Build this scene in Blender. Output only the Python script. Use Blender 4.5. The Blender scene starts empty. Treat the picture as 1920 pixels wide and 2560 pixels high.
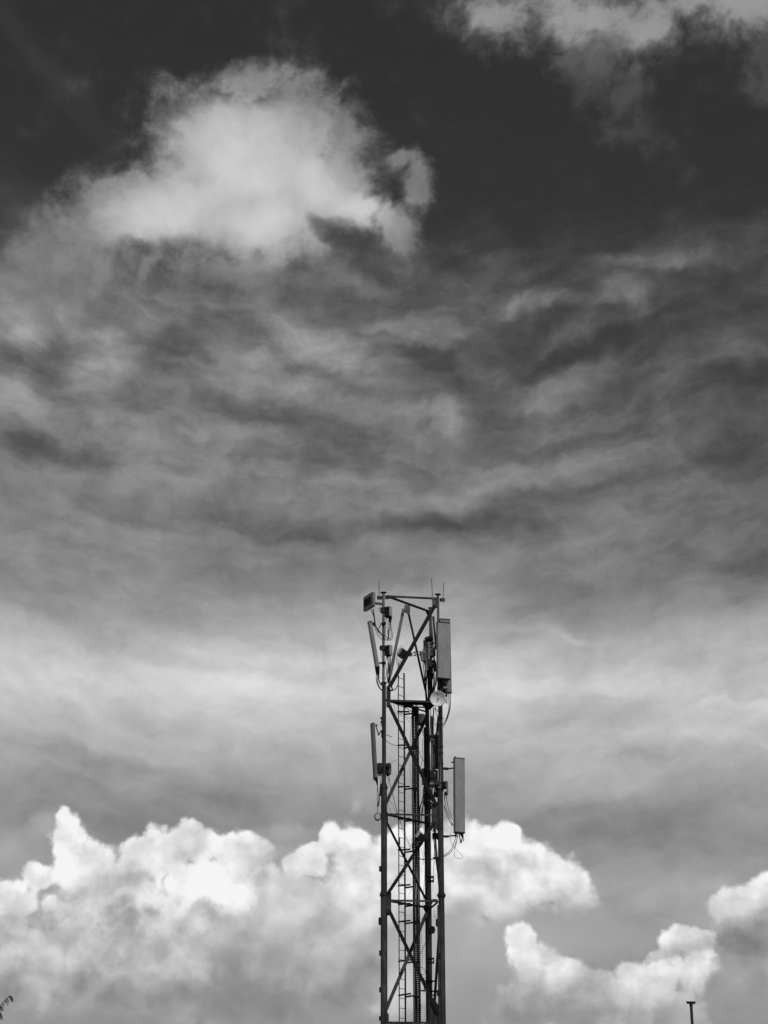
import bpy, bmesh, math, random
from mathutils import Vector, Matrix, Euler, Quaternion
random.seed(7)
S = bpy.context.scene
C = S.collection
PI = math.pi

# ------------------------------------------------------------------ camera
F = 4320.0                      # focal length in pixels of the 1920 x 2560 photograph
PITCH = math.radians(20.2)
CAMZ = 1.6
cam_d = bpy.data.cameras.new('camera')
cam = bpy.data.objects.new('camera', cam_d)
C.objects.link(cam)
cam.location = (0, 0, CAMZ)
cam.rotation_euler = (PI / 2 + PITCH, 0, 0)
cam_d.sensor_fit = 'VERTICAL'
cam_d.sensor_height = 32.0
cam_d.lens = 32.0 * F / 2560.0
cam_d.clip_start = 0.1
cam_d.clip_end = 20000
S.camera = cam
S.view_settings.view_transform = 'Standard'
S.view_settings.look = 'None'
S.view_settings.exposure = 0.0
S.view_settings.gamma = 1.0
S.view_settings.use_curve_mapping = False
S.render.filter_size = 1.25
S.cycles.adaptive_threshold = 0.02


def ray(px, py):
    """direction from the camera through a point measured on the photograph"""
    u = (px - 960.0) / F
    v = (1280.0 - py) / F
    c, s = math.cos(PITCH), math.sin(PITCH)
    return Vector((u, c - v * s, s + v * c))


def P(px, py, Y):
    """world point at distance Y (metres north of the camera)"""
    d = ray(px, py)
    t = Y / d.y
    return Vector((d.x * t, Y, CAMZ + d.z * t))


def el_of(py):
    d = ray(960, py).normalized()
    return math.asin(d.z)


# ------------------------------------------------------------------ world
SUN_EL = math.radians(43)
SUN_AZ = math.radians(160)        # from north (+Y) clockwise: behind the camera, to the right
W = bpy.data.worlds.new('World')
S.world = W
W.use_nodes = True
NT = W.node_tree
NT.nodes.clear()


def sock(x):
    return x


def setin(node, i, v):
    if v is None:
        return
    if hasattr(v, 'is_linked') or hasattr(v, 'links'):
        NT.links.new(v, node.inputs[i])
    else:
        node.inputs[i].default_value = v


def M(op, a, b=None, c=None, clamp=False):
    n = NT.nodes.new('ShaderNodeMath')
    n.operation = op
    n.use_clamp = clamp
    for i, v in enumerate((a, b, c)):
        setin(n, i, v)
    return n.outputs[0]


def V(op, a, b=None, c=None, scale=None):
    n = NT.nodes.new('ShaderNodeVectorMath')
    n.operation = op
    setin(n, 0, a)
    if b is not None:
        setin(n, 1, b)
    if c is not None:
        setin(n, 2, c)
    if scale is not None:
        setin(n, 3, scale)
    return n.outputs['Value'] if op in ('DOT_PRODUCT', 'LENGTH') else n.outputs[0]


def add(a, b): return M('ADD', a, b)
def sub(a, b): return M('SUBTRACT', a, b)
def mul(a, b): return M('MULTIPLY', a, b)
def mad(a, b, c): return M('MULTIPLY_ADD', a, b, c)


def smooth(x, lo, hi):
    n = NT.nodes.new('ShaderNodeMapRange')
    n.interpolation_type = 'SMOOTHSTEP'
    setin(n, 0, x)
    n.inputs[1].default_value = lo
    n.inputs[2].default_value = hi
    return n.outputs[0]


def lerp(a, b, f):
    n = NT.nodes.new('ShaderNodeMix')
    n.data_type = 'FLOAT'
    setin(n, 0, f)
    setin(n, 2, a)
    setin(n, 3, b)
    return n.outputs[0]


def noise(vec, scale, detail=4, rough=0.55, dist=0.0, lac=2.0):
    n = NT.nodes.new('ShaderNodeTexNoise')
    n.noise_dimensions = '3D'
    NT.links.new(vec, n.inputs['Vector'])
    n.inputs['Scale'].default_value = scale
    n.inputs['Detail'].default_value = detail
    n.inputs['Roughness'].default_value = rough
    n.inputs['Lacunarity'].default_value = lac
    n.inputs['Distortion'].default_value = dist
    return n


def puffs(vec, scale, detail=2, rough=0.5):
    n = NT.nodes.new('ShaderNodeTexVoronoi')
    n.feature = 'F1'
    NT.links.new(vec, n.inputs['Vector'])
    n.inputs['Scale'].default_value = scale
    n.inputs['Detail'].default_value = detail
    n.inputs['Roughness'].default_value = rough

    return n.outputs['Distance']


def lobe(vec, px, py, rx, ry, rot=0.0):
    """1 at a direction of the sky, falling to 0 on an ellipse around it (sizes in photo pixels)"""
    d = ray(px, py)
    k = d.length
    d = d / k
    right = Vector((0, 0, 1)).cross(d) * -1
    right.normalize()
    up = right.cross(d)
    if up.z < 0:
        up = -up
    a = math.radians(rot)            # counter-clockwise in the picture
    r2 = right * math.cos(a) + up * math.sin(a)
    u2 = -right * math.sin(a) + up * math.cos(a)
    f2 = r2.cross(u2)
    m = Matrix((r2, u2, f2)).transposed()
    n = NT.nodes.new('ShaderNodeMapping')
    n.vector_type = 'TEXTURE'
    NT.links.new(vec, n.inputs[0])
    n.inputs[1].default_value = d
    n.inputs[2].default_value = m.to_euler('XYZ')
    n.inputs[3].default_value = (rx / F / k, ry / F / k, 0.5)
    g = NT.nodes.new('ShaderNodeTexGradient')
    g.gradient_type = 'SPHERICAL'
    NT.links.new(n.outputs[0], g.inputs[0])
    return g.outputs['Fac']


def lobes(vec, lst, k=0.35):
    acc = None
    base = 0.0
    for L in lst:
        g = lobe(vec, *L)
        if acc is None:
            acc = g
        else:
            n = NT.nodes.new('ShaderNodeMath')
            n.operation = 'SMOOTH_MAX'
            NT.links.new(acc, n.inputs[0])
            NT.links.new(g, n.inputs[1])
            n.inputs[2].default_value = k
            acc = n.outputs[0]
            h = max(k - base, 0) / k
            base = base + h ** 3 * k / 6
    return M('MAXIMUM', sub(acc, base), 0.0) if base else acc


def ramp(x, stops):
    n = NT.nodes.new('ShaderNodeValToRGB')
    cr = n.color_ramp
    cr.interpolation = 'EASE' if False else 'LINEAR'
    NT.links.new(x, n.inputs[0])
    while len(cr.elements) < len(stops):
        cr.elements.new(0.5)
    for e, (p, v) in zip(cr.elements, sorted(stops)):
        e.position = p
        e.color = (v, v, v, 1)
    return n.outputs[0]


tc = NT.nodes.new('ShaderNodeTexCoord')
D = V('NORMALIZE', tc.outputs['Generated'])
PX = 1.0 / F                       # one photo pixel as an angle

sep = NT.nodes.new('ShaderNodeSeparateXYZ')
NT.links.new(D, sep.inputs[0])
EL = M('ARCSINE', sep.outputs[2])
AZ = M('ARCTAN2', sep.outputs[0], sep.outputs[1])


def warp(vec, feature, amp, detail=3, rough=0.5, seed=0.0):
    v = vec if not seed else V('ADD', vec, (seed, seed * 0.7, -seed))
    c = noise(v, 1.0 / (feature * PX), detail, rough).outputs['Color']
    c = V('SUBTRACT', c, (0.5, 0.5, 0.5))
    return V('ADD', vec, V('SCALE', c, scale=amp * PX * 2))


Dw = warp(D, 260, 60, 4, 0.55)                 # slow swirl
Dwisp = warp(Dw, 90, 26, 5, 0.6, seed=3.1)       # with ragged detail
Dpuff = warp(warp(D, 150, 18, 2, 0.5, seed=5.0), 45, 11, 6, 0.68, seed=9.0)   # crisp billows

# stretched coordinates for the layered high cloud: long across, thin upward
comb = NT.nodes.new('ShaderNodeCombineXYZ')
sw = NT.nodes.new('ShaderNodeSeparateXYZ')
NT.links.new(Dwisp, sw.inputs[0])
ELw = M('ARCSINE', sw.outputs[2])
AZw = M('ARCTAN2', sw.outputs[0], sw.outputs[1])
NT.links.new(AZw, comb.inputs[0])
# layers sag to a common centre line and rise outward on the right
NT.links.new(sub(mul(ELw, 2.6), mul(sub(1.0, M('COSINE', AZw)), 2.4)), comb.inputs[1])
comb.inputs[2].default_value = 0.37
STR = comb.outputs[0]

# --- clear air: daylight sky, seen as the dark channel of a red-filtered black and white photograph
sky = NT.nodes.new('ShaderNodeTexSky')
sky.sky_type = 'NISHITA'
sky.sun_disc = False
sky.sun_elevation = SUN_EL
sky.sun_rotation = SUN_AZ
sky.air_density = 1.0
sky.dust_density = 1.0
sky.ozone_density = 1.0
srgb = NT.nodes.new('ShaderNodeSeparateColor')
NT.links.new(sky.outputs[0], srgb.inputs[0])
RED = srgb.outputs[0]
SKYLIN = mul(RED, 0.0305)
AIR = M('POWER', M('MAXIMUM', SKYLIN, 0.0001), 1 / 2.2)       # to picture tones

# --- high cloud sheet, tone by elevation
def erel(py):      # ramp coordinate 0..1 over elevation 0 .. 45 deg
    return el_of(py) / math.radians(45)

ELn = M('DIVIDE', EL, math.radians(45), clamp=True)
sheet_tone = ramp(ELn, [(0.0, .60), (erel(2560), .60), (erel(2300), .62), (erel(2080), .58), (erel(1960), .63),
                        (erel(1840), .70), (erel(1720), .775), (erel(1640), .72), (erel(1560), .62), (erel(1450), .52),
                        (erel(1330), .47), (erel(1200), .455), (erel(1000), .455), (erel(800), .465),
                        (erel(600), .50), (1.0, .50)])
cover = mad(ramp(ELn, [(0.0, 1), (erel(1500), 1.0), (erel(1350), .80), (erel(1150), .69), (erel(950), .64), (erel(800), .595),
                   (erel(700), .52), (erel(600), .36), (erel(480), .16), (erel(330), .0), (1.0, .0)]), 2.4, -.85)
n_big = noise(STR, 1.0 / (520 * PX), 3, 0.5).outputs['Fac']
n_mid = noise(STR, 1.0 / (190 * PX), 6, 0.56).outputs['Fac']
n_fine = noise(Dw, 1.0 / (60 * PX), 7, 0.6).outputs['Fac']
tex = add(add(mul(sub(n_big, .5), 1.0), mul(sub(n_mid, .5), 1.0)), mul(sub(n_fine, .5), 0.42))
# broad features: (amount, px, py, rx, ry, rot)
BROAD = [
    (-.16, 1800, 950, 700, 500, 0), (.10, 420, 930, 800, 480, 0), (.08, 250, 700, 500, 200, 0),
    (.16, 560, 1120, 520, 90, -6), (.10, 150, 1340, 400, 90, -8), (-.10, 500, 1290, 600, 60, -6),
    (-.16, 1100, 1320, 420, 45, 4), (.22, 1480, 1160, 420, 60, 9), (-.18, 1330, 1250, 420, 60, 10),
    (-.12, 1850, 1110, 260, 45, 3), (-.10, 1820, 1000, 300, 110, 10), (-.20, 1450, 880, 260, 35, 22),
    (.20, 1330, 1010, 330, 70, 18), (-.20, 1240, 1050, 110, 70, 10), (.30, 1140, 1040, 75, 70, 0),
    (.26, 890, 900, 260, 70, -28), (.16, 760, 820, 180, 90, -35), (-.20, 1080, 900, 150, 40, -28),
    (-.26, 560, 820, 170, 60, 0), (-.20, 420, 880, 110, 70, 10), (-.20, 1250, 810, 140, 45, -10),
    (.26, 1300, 760, 120, 45, 0), (.22, 1430, 765, 110, 30, 0), (.30, 1560, 735, 90, 60, 0),
    (-.25, 1650, 820, 200, 90, 0), (.20, 1640, 650, 230, 30, -4), (-.12, 1500, 700, 500, 90, 0),
    (-.24, 80, 1110, 90, 50, 0), (-.22, 240, 1145, 110, 40, -4), (-.16, 700, 1040, 260, 50, -12),
    (.20, 250, 920, 110, 90, 0), (.22, 30, 810, 110, 80, 0), (-.22, 250, 760, 110, 60, 0), (.2, 20, 1000, 120, 90, 0),
    (-.14, 830, 1150, 200, 60, -12), (.10, 920, 1250, 240, 80, 0),
    (-.16, 1650, 1470, 520, 120, 6), (-.12, 1900, 1300, 260, 240, 0), (.06, 1200, 1400, 400, 60, -4),
    (.09, 760, 1720, 520, 150, 3), (.07, 1150, 1700, 260, 160, 0), (-.07, 1500, 1760, 330, 60, -4), (-.10, 1850, 1660, 330, 110, -4),
    (-.08, 900, 1795, 110, 32, 4), (-.07, 200, 1885, 330, 40, -9), (-.06, 420, 1960, 420, 70, -10),
    (-.10, 60, 1960, 260, 110, 0), (-.05, 850, 1930, 420, 80, 0), (.10, 1810, 1850, 260, 30, -9), (.10, 1850, 1760, 160, 18, -4),
    (-.08, 1640, 1880, 150, 26, -4), (.06, 1500, 1960, 420, 70, 0), (-.08, 1650, 2120, 480, 120, 0), (-.10, 1450, 2350, 300, 160, 0),
    (-.08, 430, 1640, 320, 30, -8), (-.10, 520, 2040, 360, 100, 0), (-.06, 1560, 1640, 420, 40, 4),
    (.10, 1350, 1580, 200, 20, -6), (-.08, 1780, 1400, 200, 30, -14), (.10, 1780, 1380, 70, 60, 0),
    (-.05, 1870, 2090, 60, 26, 0), (-.05, 1560, 2290, 70, 40, -20),
]
bsum = None
for (amt, *L) in BROAD:
    g = lobe(Dwisp, *L)
    g = M('SMOOTH_MIN', g, 0.75, 0.4)
    g = mul(g, amt * 1.15)
    bsum = g if bsum is None else add(bsum, g)

# the sheet's own relief is strong where it is broken up (high) and faint low down
relief = ramp(ELn, [(0.0, .25), (erel(2050), .34), (erel(1500), .46), (erel(1300), .46), (erel(900), .50), (erel(500), .5), (1.0, .5)])
sheet_var = mul(add(tex, 0.0), relief)
sheet = add(sheet_tone, add(mul(sheet_var, 0.55), mul(bsum, .55)))
cov = add(cover, add(mul(tex, .82), mul(bsum, .68)))
cov = smooth(cov, -0.25, 1.15)
# nothing of the sheet reaches the clear zone above, except thin veils
Sv = lerp(AIR, sheet, cov)
veil = mul(M('MAXIMUM', mul(add(lobe(Dwisp, 90, 150, 330, 50, -42), mul(lobe(Dwisp, 30, 500, 260, 90, -20), 1.6)), .55), 0.0), .12)
Sv = add(Sv, mul(veil, n_mid))


def cloud(base, vec, L, lo, hi, top, bottom, y0, y1, erode=0.0, n=None, k=.3, opacity=1.0, relief=0.0, rn=None, core=0.0):
    d = lobes(vec, L, k)
    if n is not None:
        d = add(d, mul(mul(n, erode), M('MULTIPLY', d, 7.0, clamp=True)))
    a = smooth(d, lo, hi)
    if opacity < 1:
        a = mul(a, opacity)
    t = smooth(ELt, el_of(y1), el_of(y0))
    tone = lerp(bottom, top, t)
    if core:
        tone = add(tone, mul(smooth(d, hi, hi + .45), core))
    if relief:
        tone = add(tone, mul(rn, relief))
    return lerp(base, tone, a)


# billow fields
Vp = puffs(Dpuff, 1.0 / (62 * PX), 2.0, 0.55)
pf = sub(0.45, Vp)                                  # crisp cauliflower, positive in the puff centres
Dl = V('ADD', Dpuff, (0.0035, 0.0, 0.0042))         # towards the sun's side, for the light on each billow
Vl = puffs(Dl, 1.0 / (62 * PX), 2.0, 0.55)
lit = sub(Vl, Vp)
wn = sub(noise(Dw, 1.0 / (70 * PX), 8, 0.62).outputs['Fac'], .5)
wn2 = sub(noise(Dw, 1.0 / (150 * PX), 6, 0.6).outputs['Fac'], .5)
ELt = add(EL, mul(wn2, 60 * PX * 2))

Dn = V('ADD', Dwisp, (0.0, 0.0, 0.012))
shade = sub(noise(Dwisp, 1.0 / (170 * PX), 5, .5).outputs['Fac'], noise(Dn, 1.0 / (170 * PX), 5, .5).outputs['Fac'])
Dpn = V('ADD', Dpuff, (-0.003, 0.0, 0.009))
bill = sub(noise(Dpuff, 1.0 / (120 * PX), 4, .45).outputs['Fac'], noise(Dpn, 1.0 / (120 * PX), 4, .45).outputs['Fac'])
Dp2 = V('ADD', Dw, (-0.006, 0.0, 0.018))
bill2 = sub(noise(Dw, 1.0 / (260 * PX), 2, .45).outputs['Fac'], noise(Dp2, 1.0 / (260 * PX), 2, .45).outputs['Fac'])
# ragged wisps under the great cloud
Sv = cloud(Sv, Dwisp, [(230, 640, 280, 150, 12), (600, 680, 420, 150, -8), (60, 720, 200, 160, 0), (880, 700, 220, 100, -20)],
           .30, 1.0, .52, .46, 600, 800, erode=1.9, n=wn2, opacity=.85)
Sv = cloud(Sv, Dwisp, [(235, 680, 75, 45, 40), (180, 740, 60, 60, 60), (380, 660, 90, 26, 50), (650, 660, 130, 40, 0), (30, 690, 80, 50, 0)],
           .15, .8, .58, .54, 600, 760, erode=.7, n=wn, opacity=.6)

# the great fair-weather cloud, upper left
GREAT = [(600, 400, 420, 330, -15), (770, 260, 210, 170, -30), (640, 200, 160, 100, 10), (380, 490, 380, 200, 22),
         (230, 540, 300, 150, 28), (560, 530, 400, 190, 0), (850, 420, 200, 190, -30), (900, 520, 170, 120, -30),
         (990, 570, 150, 90, -35), (1045, 470, 80, 140, 8), (1000, 410, 90, 50, 20), (700, 600, 240, 120, 0), (130, 610, 230, 140, 30), (860, 330, 120, 170, 0)]
gd = lobes(Dwisp, GREAT, .3)
fray = add(mul(wn, 1.0), mul(sub(n_mid, .5), .3))
gd = add(gd, mul(fray, M('MULTIPLY', gd, 7.0, clamp=True)))
g_core = smooth(add(lobes(Dw, [(610, 400, 420, 330, -20), (430, 520, 400, 190, 18), (790, 450, 260, 190, -40), (660, 540, 300, 190, 0), (900, 520, 200, 120, -30)], .5), add(mul(wn2, .25), mul(wn, .12))), .0, .75)
g_solid = smooth(add(lobes(Dw, [(600, 400, 330, 250, -20), (420, 510, 330, 150, 18), (760, 300, 170, 130, -40), (780, 460, 200, 130, -40), (640, 540, 270, 150, 0), (270, 560, 200, 90, 25)], .3), mul(wn, .35)), .0, .45)
g_tone = add(lerp(.46, .79, g_core), add(mul(shade, .16), mul(wn, lerp(.26, .03, g_core))))
Sv = lerp(Sv, g_tone, M('MAXIMUM', mul(smooth(gd, .02, .60), .96), g_solid))
# dark holes on its right side
for (h, hv) in (((820, 575, 85, 36, -42), .5), ((915, 640, 130, 45, -35), .42), ((960, 480, 50, 30, -15), .35), ((930, 400, 40, 40, 0), .3), ((360, 625, 50, 30, 0), .35)):
    g = mul(smooth(add(lobe(Dwisp, *h), mul(wn, .5)), .05, .7), hv)
    Sv = lerp(Sv, .25, g)

# cloud leaving the frame at the top right, with a torn tail
td = lobes(Dwisp, [(1540, -90, 820, 230, -2), (1240, 30, 230, 150, -38), (1600, 80, 200, 150, 0), (1470, 60, 260, 130, 0), (1890, 20, 300, 170, -10), (1750, -10, 300, 120, 0)], .5)
td = add(td, mul(add(mul(wn, .9), mul(wn2, .5)), M('MULTIPLY', td, 7.0, clamp=True)))
Sv = lerp(Sv, add(lerp(.40, .60, smooth(td, .1, .7)), mul(shade, .2)), mul(smooth(td, .0, .6), .95))
Sv = cloud(Sv, Dwisp, [(1500, 200, 150, 130, 0), (1580, 260, 110, 170, 15), (1900, 180, 90, 200, 0), (1560, 330, 170, 60, 0), (1440, 150, 180, 80, 0)],
           .12, .95, .38, .33, 100, 350, erode=1.5, n=add(wn, mul(wn2, .5)), opacity=.75)

# --- cumulus bank low in the sky
cn = add(pf, mul(wn, .9))


def cum(base, L, top, bottom, y0, y1, lo=.04, hi=.15, er=.30, rel=.10, k=.22, op=1.0, core=0.0, vec=None, rel2=.62):
    hi = max(hi, .26)
    return cloud(base, vec or Dpuff, L, lo, hi, top, bottom, y0, y1, erode=er, n=cn, k=k, relief=1.0, rn=add(mul(lit, rel), mul(add(bill, mul(bill2, .85)), rel2)), opacity=op, core=core)

# thin shreds above the bank
Sv = cloud(Sv, Dwisp, [(700, 2080, 120, 60, 10), (890, 2010, 40, 60, -35), (120, 2080, 110, 70, 20), (20, 2120, 90, 80, 0), (720, 2130, 160, 50, 0)], .15, .9, .70, .66, 1980, 2120, erode=.8, n=wn, opacity=.8)
# left bank, back
Sv = cum(Sv, [(170, 2100, 75, 120, 0), (160, 2050, 40, 65, 15), (235, 2180, 150, 120, 0), (100, 2190, 70, 60, 0), (0, 2260, 160, 110, 0),
              (400, 2135, 140, 110, 0), (485, 2110, 110, 85, 0), (600, 2130, 120, 100, 0), (345, 2140, 90, 80, 0), (290, 2200, 110, 100, 0), (560, 2230, 260, 150, 0),
              (330, 2330, 420, 220, 0), (150, 2420, 420, 200, 0), (700, 2260, 200, 160, 0), (500, 2480, 500, 200, 0)],
         .895, .70, 2160, 2470, er=.26, rel=.07, core=.0)
# right part by the tower, behind
Sv = cum(Sv, [(825, 2100, 52, 72, 0), (885, 2120, 90, 90, 0), (780, 2140, 70, 60, 0), (950, 2160, 110, 90, 0), (760, 2160, 100, 60, 0), (900, 2260, 200, 160, 0), (1010, 2115, 100, 105, 0), (1160, 2115, 150, 105, -6),
              (1268, 2095, 62, 66, 0), (1240, 2150, 160, 105, 0), (1370, 2185, 145, 115, -20), (1430, 2240, 95, 100, 0), (1230, 2240, 260, 110, 0), (1070, 2210, 170, 130, 0), (950, 2420, 260, 200, 0), (1180, 2330, 110, 60, 0)],
         .925, .70, 2150, 2340, er=.24, rel=.07)
# softening of its base into haze
for (h, hv, tv) in (((1230, 2370, 420, 110, 0), .9, .67), ((1480, 2330, 200, 80, -20), .6, .64), ((1050, 2400, 200, 200, 0), .7, .70)):
    g = mul(smooth(add(lobe(Dw, *h), mul(wn2, .3)), .0, .7), hv)
    Sv = lerp(Sv, tv, g)
# nearer grey cloud mass in the left bank
Sv = cum(Sv, [(730, 2260, 150, 115, -20), (650, 2380, 230, 150, 0), (850, 2330, 120, 130, -50), (880, 2450, 130, 140, 0)], .79, .58, 2230, 2520, er=.24, op=.88, rel=.02, rel2=.4, hi=.22)
# shaded hollows
for (h, hv) in (((330, 2285, 140, 85, 10), .95), ((300, 2335, 180, 80, 0), .7), ((530, 2280, 110, 75, -30), .75), ((660, 2250, 60, 110, 0), .4), ((560, 2400, 70, 40, 0), .45), ((40, 2300, 60, 45, 0), .45)):
    g = mul(smooth(add(lobe(Dpuff, *h), add(mul(pf, .5), mul(wn, .6))), .10, .75), hv)
    Sv = lerp(Sv, .60, g)
# lower right clouds
Sv = cum(Sv, [(1300, 2360, 70, 75, 0), (1350, 2420, 110, 95, -30), (1420, 2460, 120, 90, -35), (1360, 2530, 220, 130, 0), (1500, 2510, 170, 110, -25)], .90, .70, 2320, 2530, er=.24, rel=.07, hi=.18)
Sv = cum(Sv, [(1880, 2240, 90, 65, 15), (1830, 2270, 80, 70, 0), (1920, 2220, 80, 70, 0), (1850, 2330, 130, 70, 0)], .90, .68, 2210, 2330, er=.26, rel=.07, hi=.18)
Sv = cum(Sv, [(1690, 2360, 75, 65, 20), (1740, 2350, 70, 60, 0), (1640, 2400, 60, 40, 20)], .90, .70, 2320, 2420, er=.26, rel=.07, hi=.18)
Sv = cum(Sv, [(1570, 2440, 65, 60, 0), (1640, 2450, 90, 60, 0), (1600, 2520, 170, 90, 0), (1740, 2430, 120, 80, 0), (1780, 2420, 60, 60, 0), (1640, 2550, 220, 110, 0)], .88, .69, 2400, 2540, er=.26, rel=.07, hi=.18)
Sv = cum(Sv, [(1880, 2420, 130, 110, 0), (1830, 2470, 100, 80, 0), (1950, 2350, 110, 80, 0)], .62, .56, 2340, 2520, er=.2, rel=.0, rel2=.4, hi=.3)
# grey base haze
base_g = smooth(EL, el_of(2420), el_of(2600))
gn = M('MULTIPLY', base_g, smooth(add(n_mid, mul(wn2, .6)), .30, .62), clamp=True)
Sv = lerp(Sv, .56, mul(gn, .72))
for (h, hv, tv) in (((560, 2500, 420, 75, 0), .65, .50), ((250, 2560, 260, 50, 0), .5, .54), ((1180, 2500, 200, 130, 0), .45, .62), ((1120, 2400, 90, 160, 0), .45, .62), ((1000, 2480, 60, 130, 0), .5, .86)):
    g = mul(smooth(add(lobe(Dw, *h), mul(wn2, .6)), .05, .9), hv)
    Sv = lerp(Sv, tv, g)

# the bank goes on round the horizon outside the view
ring = noise(Dpuff, 1.0 / (420 * PX), 6, .55).outputs['Fac']
rh = sub(mad(ring, .50, -.10), EL)
side = smooth(M('ABSOLUTE', AZ), .30, .48)
ra = mul(smooth(rh, .0, .015), side)
Sv = lerp(Sv, add(lerp(.90, .64, smooth(rh, .0, .14)), add(mul(bill, .7), mul(lit, .05))), ra)

# picture tone -> light
LIN = M('POWER', M('MAXIMUM', M('MINIMUM', Sv, .96), .02), 2.2)
bgn = NT.nodes.new('ShaderNodeBackground')
comb3 = NT.nodes.new('ShaderNodeCombineColor')
L10 = mul(LIN, 10.0)
for i in range(3):
    NT.links.new(L10, comb3.inputs[i])
NT.links.new(comb3.outputs[0], bgn.inputs[0])
bgn.inputs[1].default_value = 0.1
out = NT.nodes.new('ShaderNodeOutputWorld')
NT.links.new(bgn.outputs[0], out.inputs[0])

W.cycles.sampling_method = 'MANUAL'
W.cycles.sample_map_resolution = 256

sd = bpy.data.lights.new('sun', 'SUN')
sd.energy = 1.3
sd.angle = math.radians(10)
sd.color = (1, 1, 1)
sun = bpy.data.objects.new('sun', sd)
C.objects.link(sun)
sdir = Vector((math.sin(SUN_AZ) * math.cos(SUN_EL), math.cos(SUN_AZ) * math.cos(SUN_EL), math.sin(SUN_EL)))
sun.rotation_euler = sdir.to_track_quat('Z', 'Y').to_euler()

# ------------------------------------------------------------------ materials (greys: the place is seen in black and white)
def mat(name, base, var=0.25, scale=6.0, rough=0.6, metal=0.0, streak=0.0, bump=0.0, spots=0.0, spec=0.35):
    m = bpy.data.materials.new(name)
    m.use_nodes = True
    nt = m.node_tree
    b = nt.nodes['Principled BSDF']
    b.inputs['Roughness'].default_value = rough
    b.inputs['Metallic'].default_value = metal
    b.inputs['Specular IOR Level'].default_value = spec
    t = nt.nodes.new('ShaderNodeTexCoord')
    mp = nt.nodes.new('ShaderNodeMapping')
    nt.links.new(t.outputs['Object'], mp.inputs[0])
    mp.inputs[3].default_value = (1, 1, 0.12 if streak else 1)
    n = nt.nodes.new('ShaderNodeTexNoise')
    nt.links.new(mp.outputs[0], n.inputs['Vector'])
    n.inputs['Scale'].default_value = scale * (4 if streak else 1)
    n.inputs['Detail'].default_value = 6
    n.inputs['Roughness'].default_value = .6
    n2 = nt.nodes.new('ShaderNodeTexNoise')
    nt.links.new(t.outputs['Object'], n2.inputs['Vector'])
    n2.inputs['Scale'].default_value = scale * .35
    n2.inputs['Detail'].default_value = 4
    r = nt.nodes.new('ShaderNodeValToRGB')
    lo, hi = base * (1 - var), base * (1 + var)
    r.color_ramp.elements[0].position = .3
    r.color_ramp.elements[0].color = (lo, lo, lo, 1)
    r.color_ramp.elements[1].position = .7
    r.color_ramp.elements[1].color = (hi, hi, hi, 1)
    nt.links.new(n.outputs['Fac'], r.inputs[0])
    r2 = nt.nodes.new('ShaderNodeMapRange')
    nt.links.new(n2.outputs['Fac'], r2.inputs[0])
    r2.inputs[1].default_value, r2.inputs[2].default_value = .3, .7
    r2.inputs[3].default_value, r2.inputs[4].default_value = 1 - var * .8, 1 + var * .5
    mx = nt.nodes.new('ShaderNodeVectorMath')
    mx.operation = 'SCALE'
    nt.links.new(r.outputs[0], mx.inputs[0])
    nt.links.new(r2.outputs[0], mx.inputs[3])
    nt.links.new(mx.outputs[0], b.inputs['Base Color'])
    rr = nt.nodes.new('ShaderNodeMapRange')
    nt.links.new(n.outputs['Fac'], rr.inputs[0])
    rr.inputs[3].default_value, rr.inputs[4].default_value = max(rough - .15, .05), min(rough + .2, 1)
    nt.links.new(rr.outputs[0], b.inputs['Roughness'])
    if bump:
        bp = nt.nodes.new('ShaderNodeBump')
        bp.inputs['Strength'].default_value = bump
        bp.inputs['Distance'].default_value = .01
        nt.links.new(n.outputs['Fac'], bp.inputs['Height'])
        nt.links.new(bp.outputs[0], b.inputs['Normal'])
    return m


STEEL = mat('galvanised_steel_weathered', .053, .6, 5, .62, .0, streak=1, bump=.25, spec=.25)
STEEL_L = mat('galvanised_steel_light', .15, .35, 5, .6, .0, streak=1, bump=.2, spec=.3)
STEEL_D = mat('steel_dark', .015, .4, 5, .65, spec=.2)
PAINT = mat('panel_fibreglass_grey', .34, .16, 5, .55, streak=1, spec=.3)
PAINT_D = mat('panel_fibreglass_dark', .165, .2, 5, .6, streak=1, spec=.25)
PAINT_M = mat('panel_fibreglass_middle', .24, .2, 5, .6, streak=1, spec=.25)
CAST = mat('radio_casting_dark', .035, .3, 8, .6, spec=.2)
COVER = mat('radio_cover_light', .50, .15, 8, .5)
WHITE = mat('dish_white_paint', .86, .06, 4, .45)
RUBBER = mat('cable_rubber', .022, .3, 8, .6, spec=.2)
RUBBER_G = mat('cable_grey_jacket', .07, .3, 8, .6, spec=.2)
DECK = mat('deck_steel_black', .014, .4, 5, .8, spec=.1)
BLACK = mat('black_plastic', .012, .3, 8, .7, spec=.1)
GROUND = mat('dry_grass_ground', .16, .4, .3, .9, bump=.3)
CONC = mat('concrete', .30, .25, 1.2, .85, bump=.3)
LEAF = mat('palm_leaf', .05, .4, 3, .6)
BARK = mat('palm_bark', .10, .4, 3, .9, bump=.5)


# ------------------------------------------------------------------ mesh helpers
ORG = {}


def thing(name, label, cat, loc, group=None):
    o = bpy.data.objects.new(name, None)
    C.objects.link(o)
    o.location = loc
    o.empty_display_size = .2
    o['label'] = label
    o['category'] = cat
    if group:
        o['group'] = group
    ORG[o] = Vector(loc)
    return o


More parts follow.
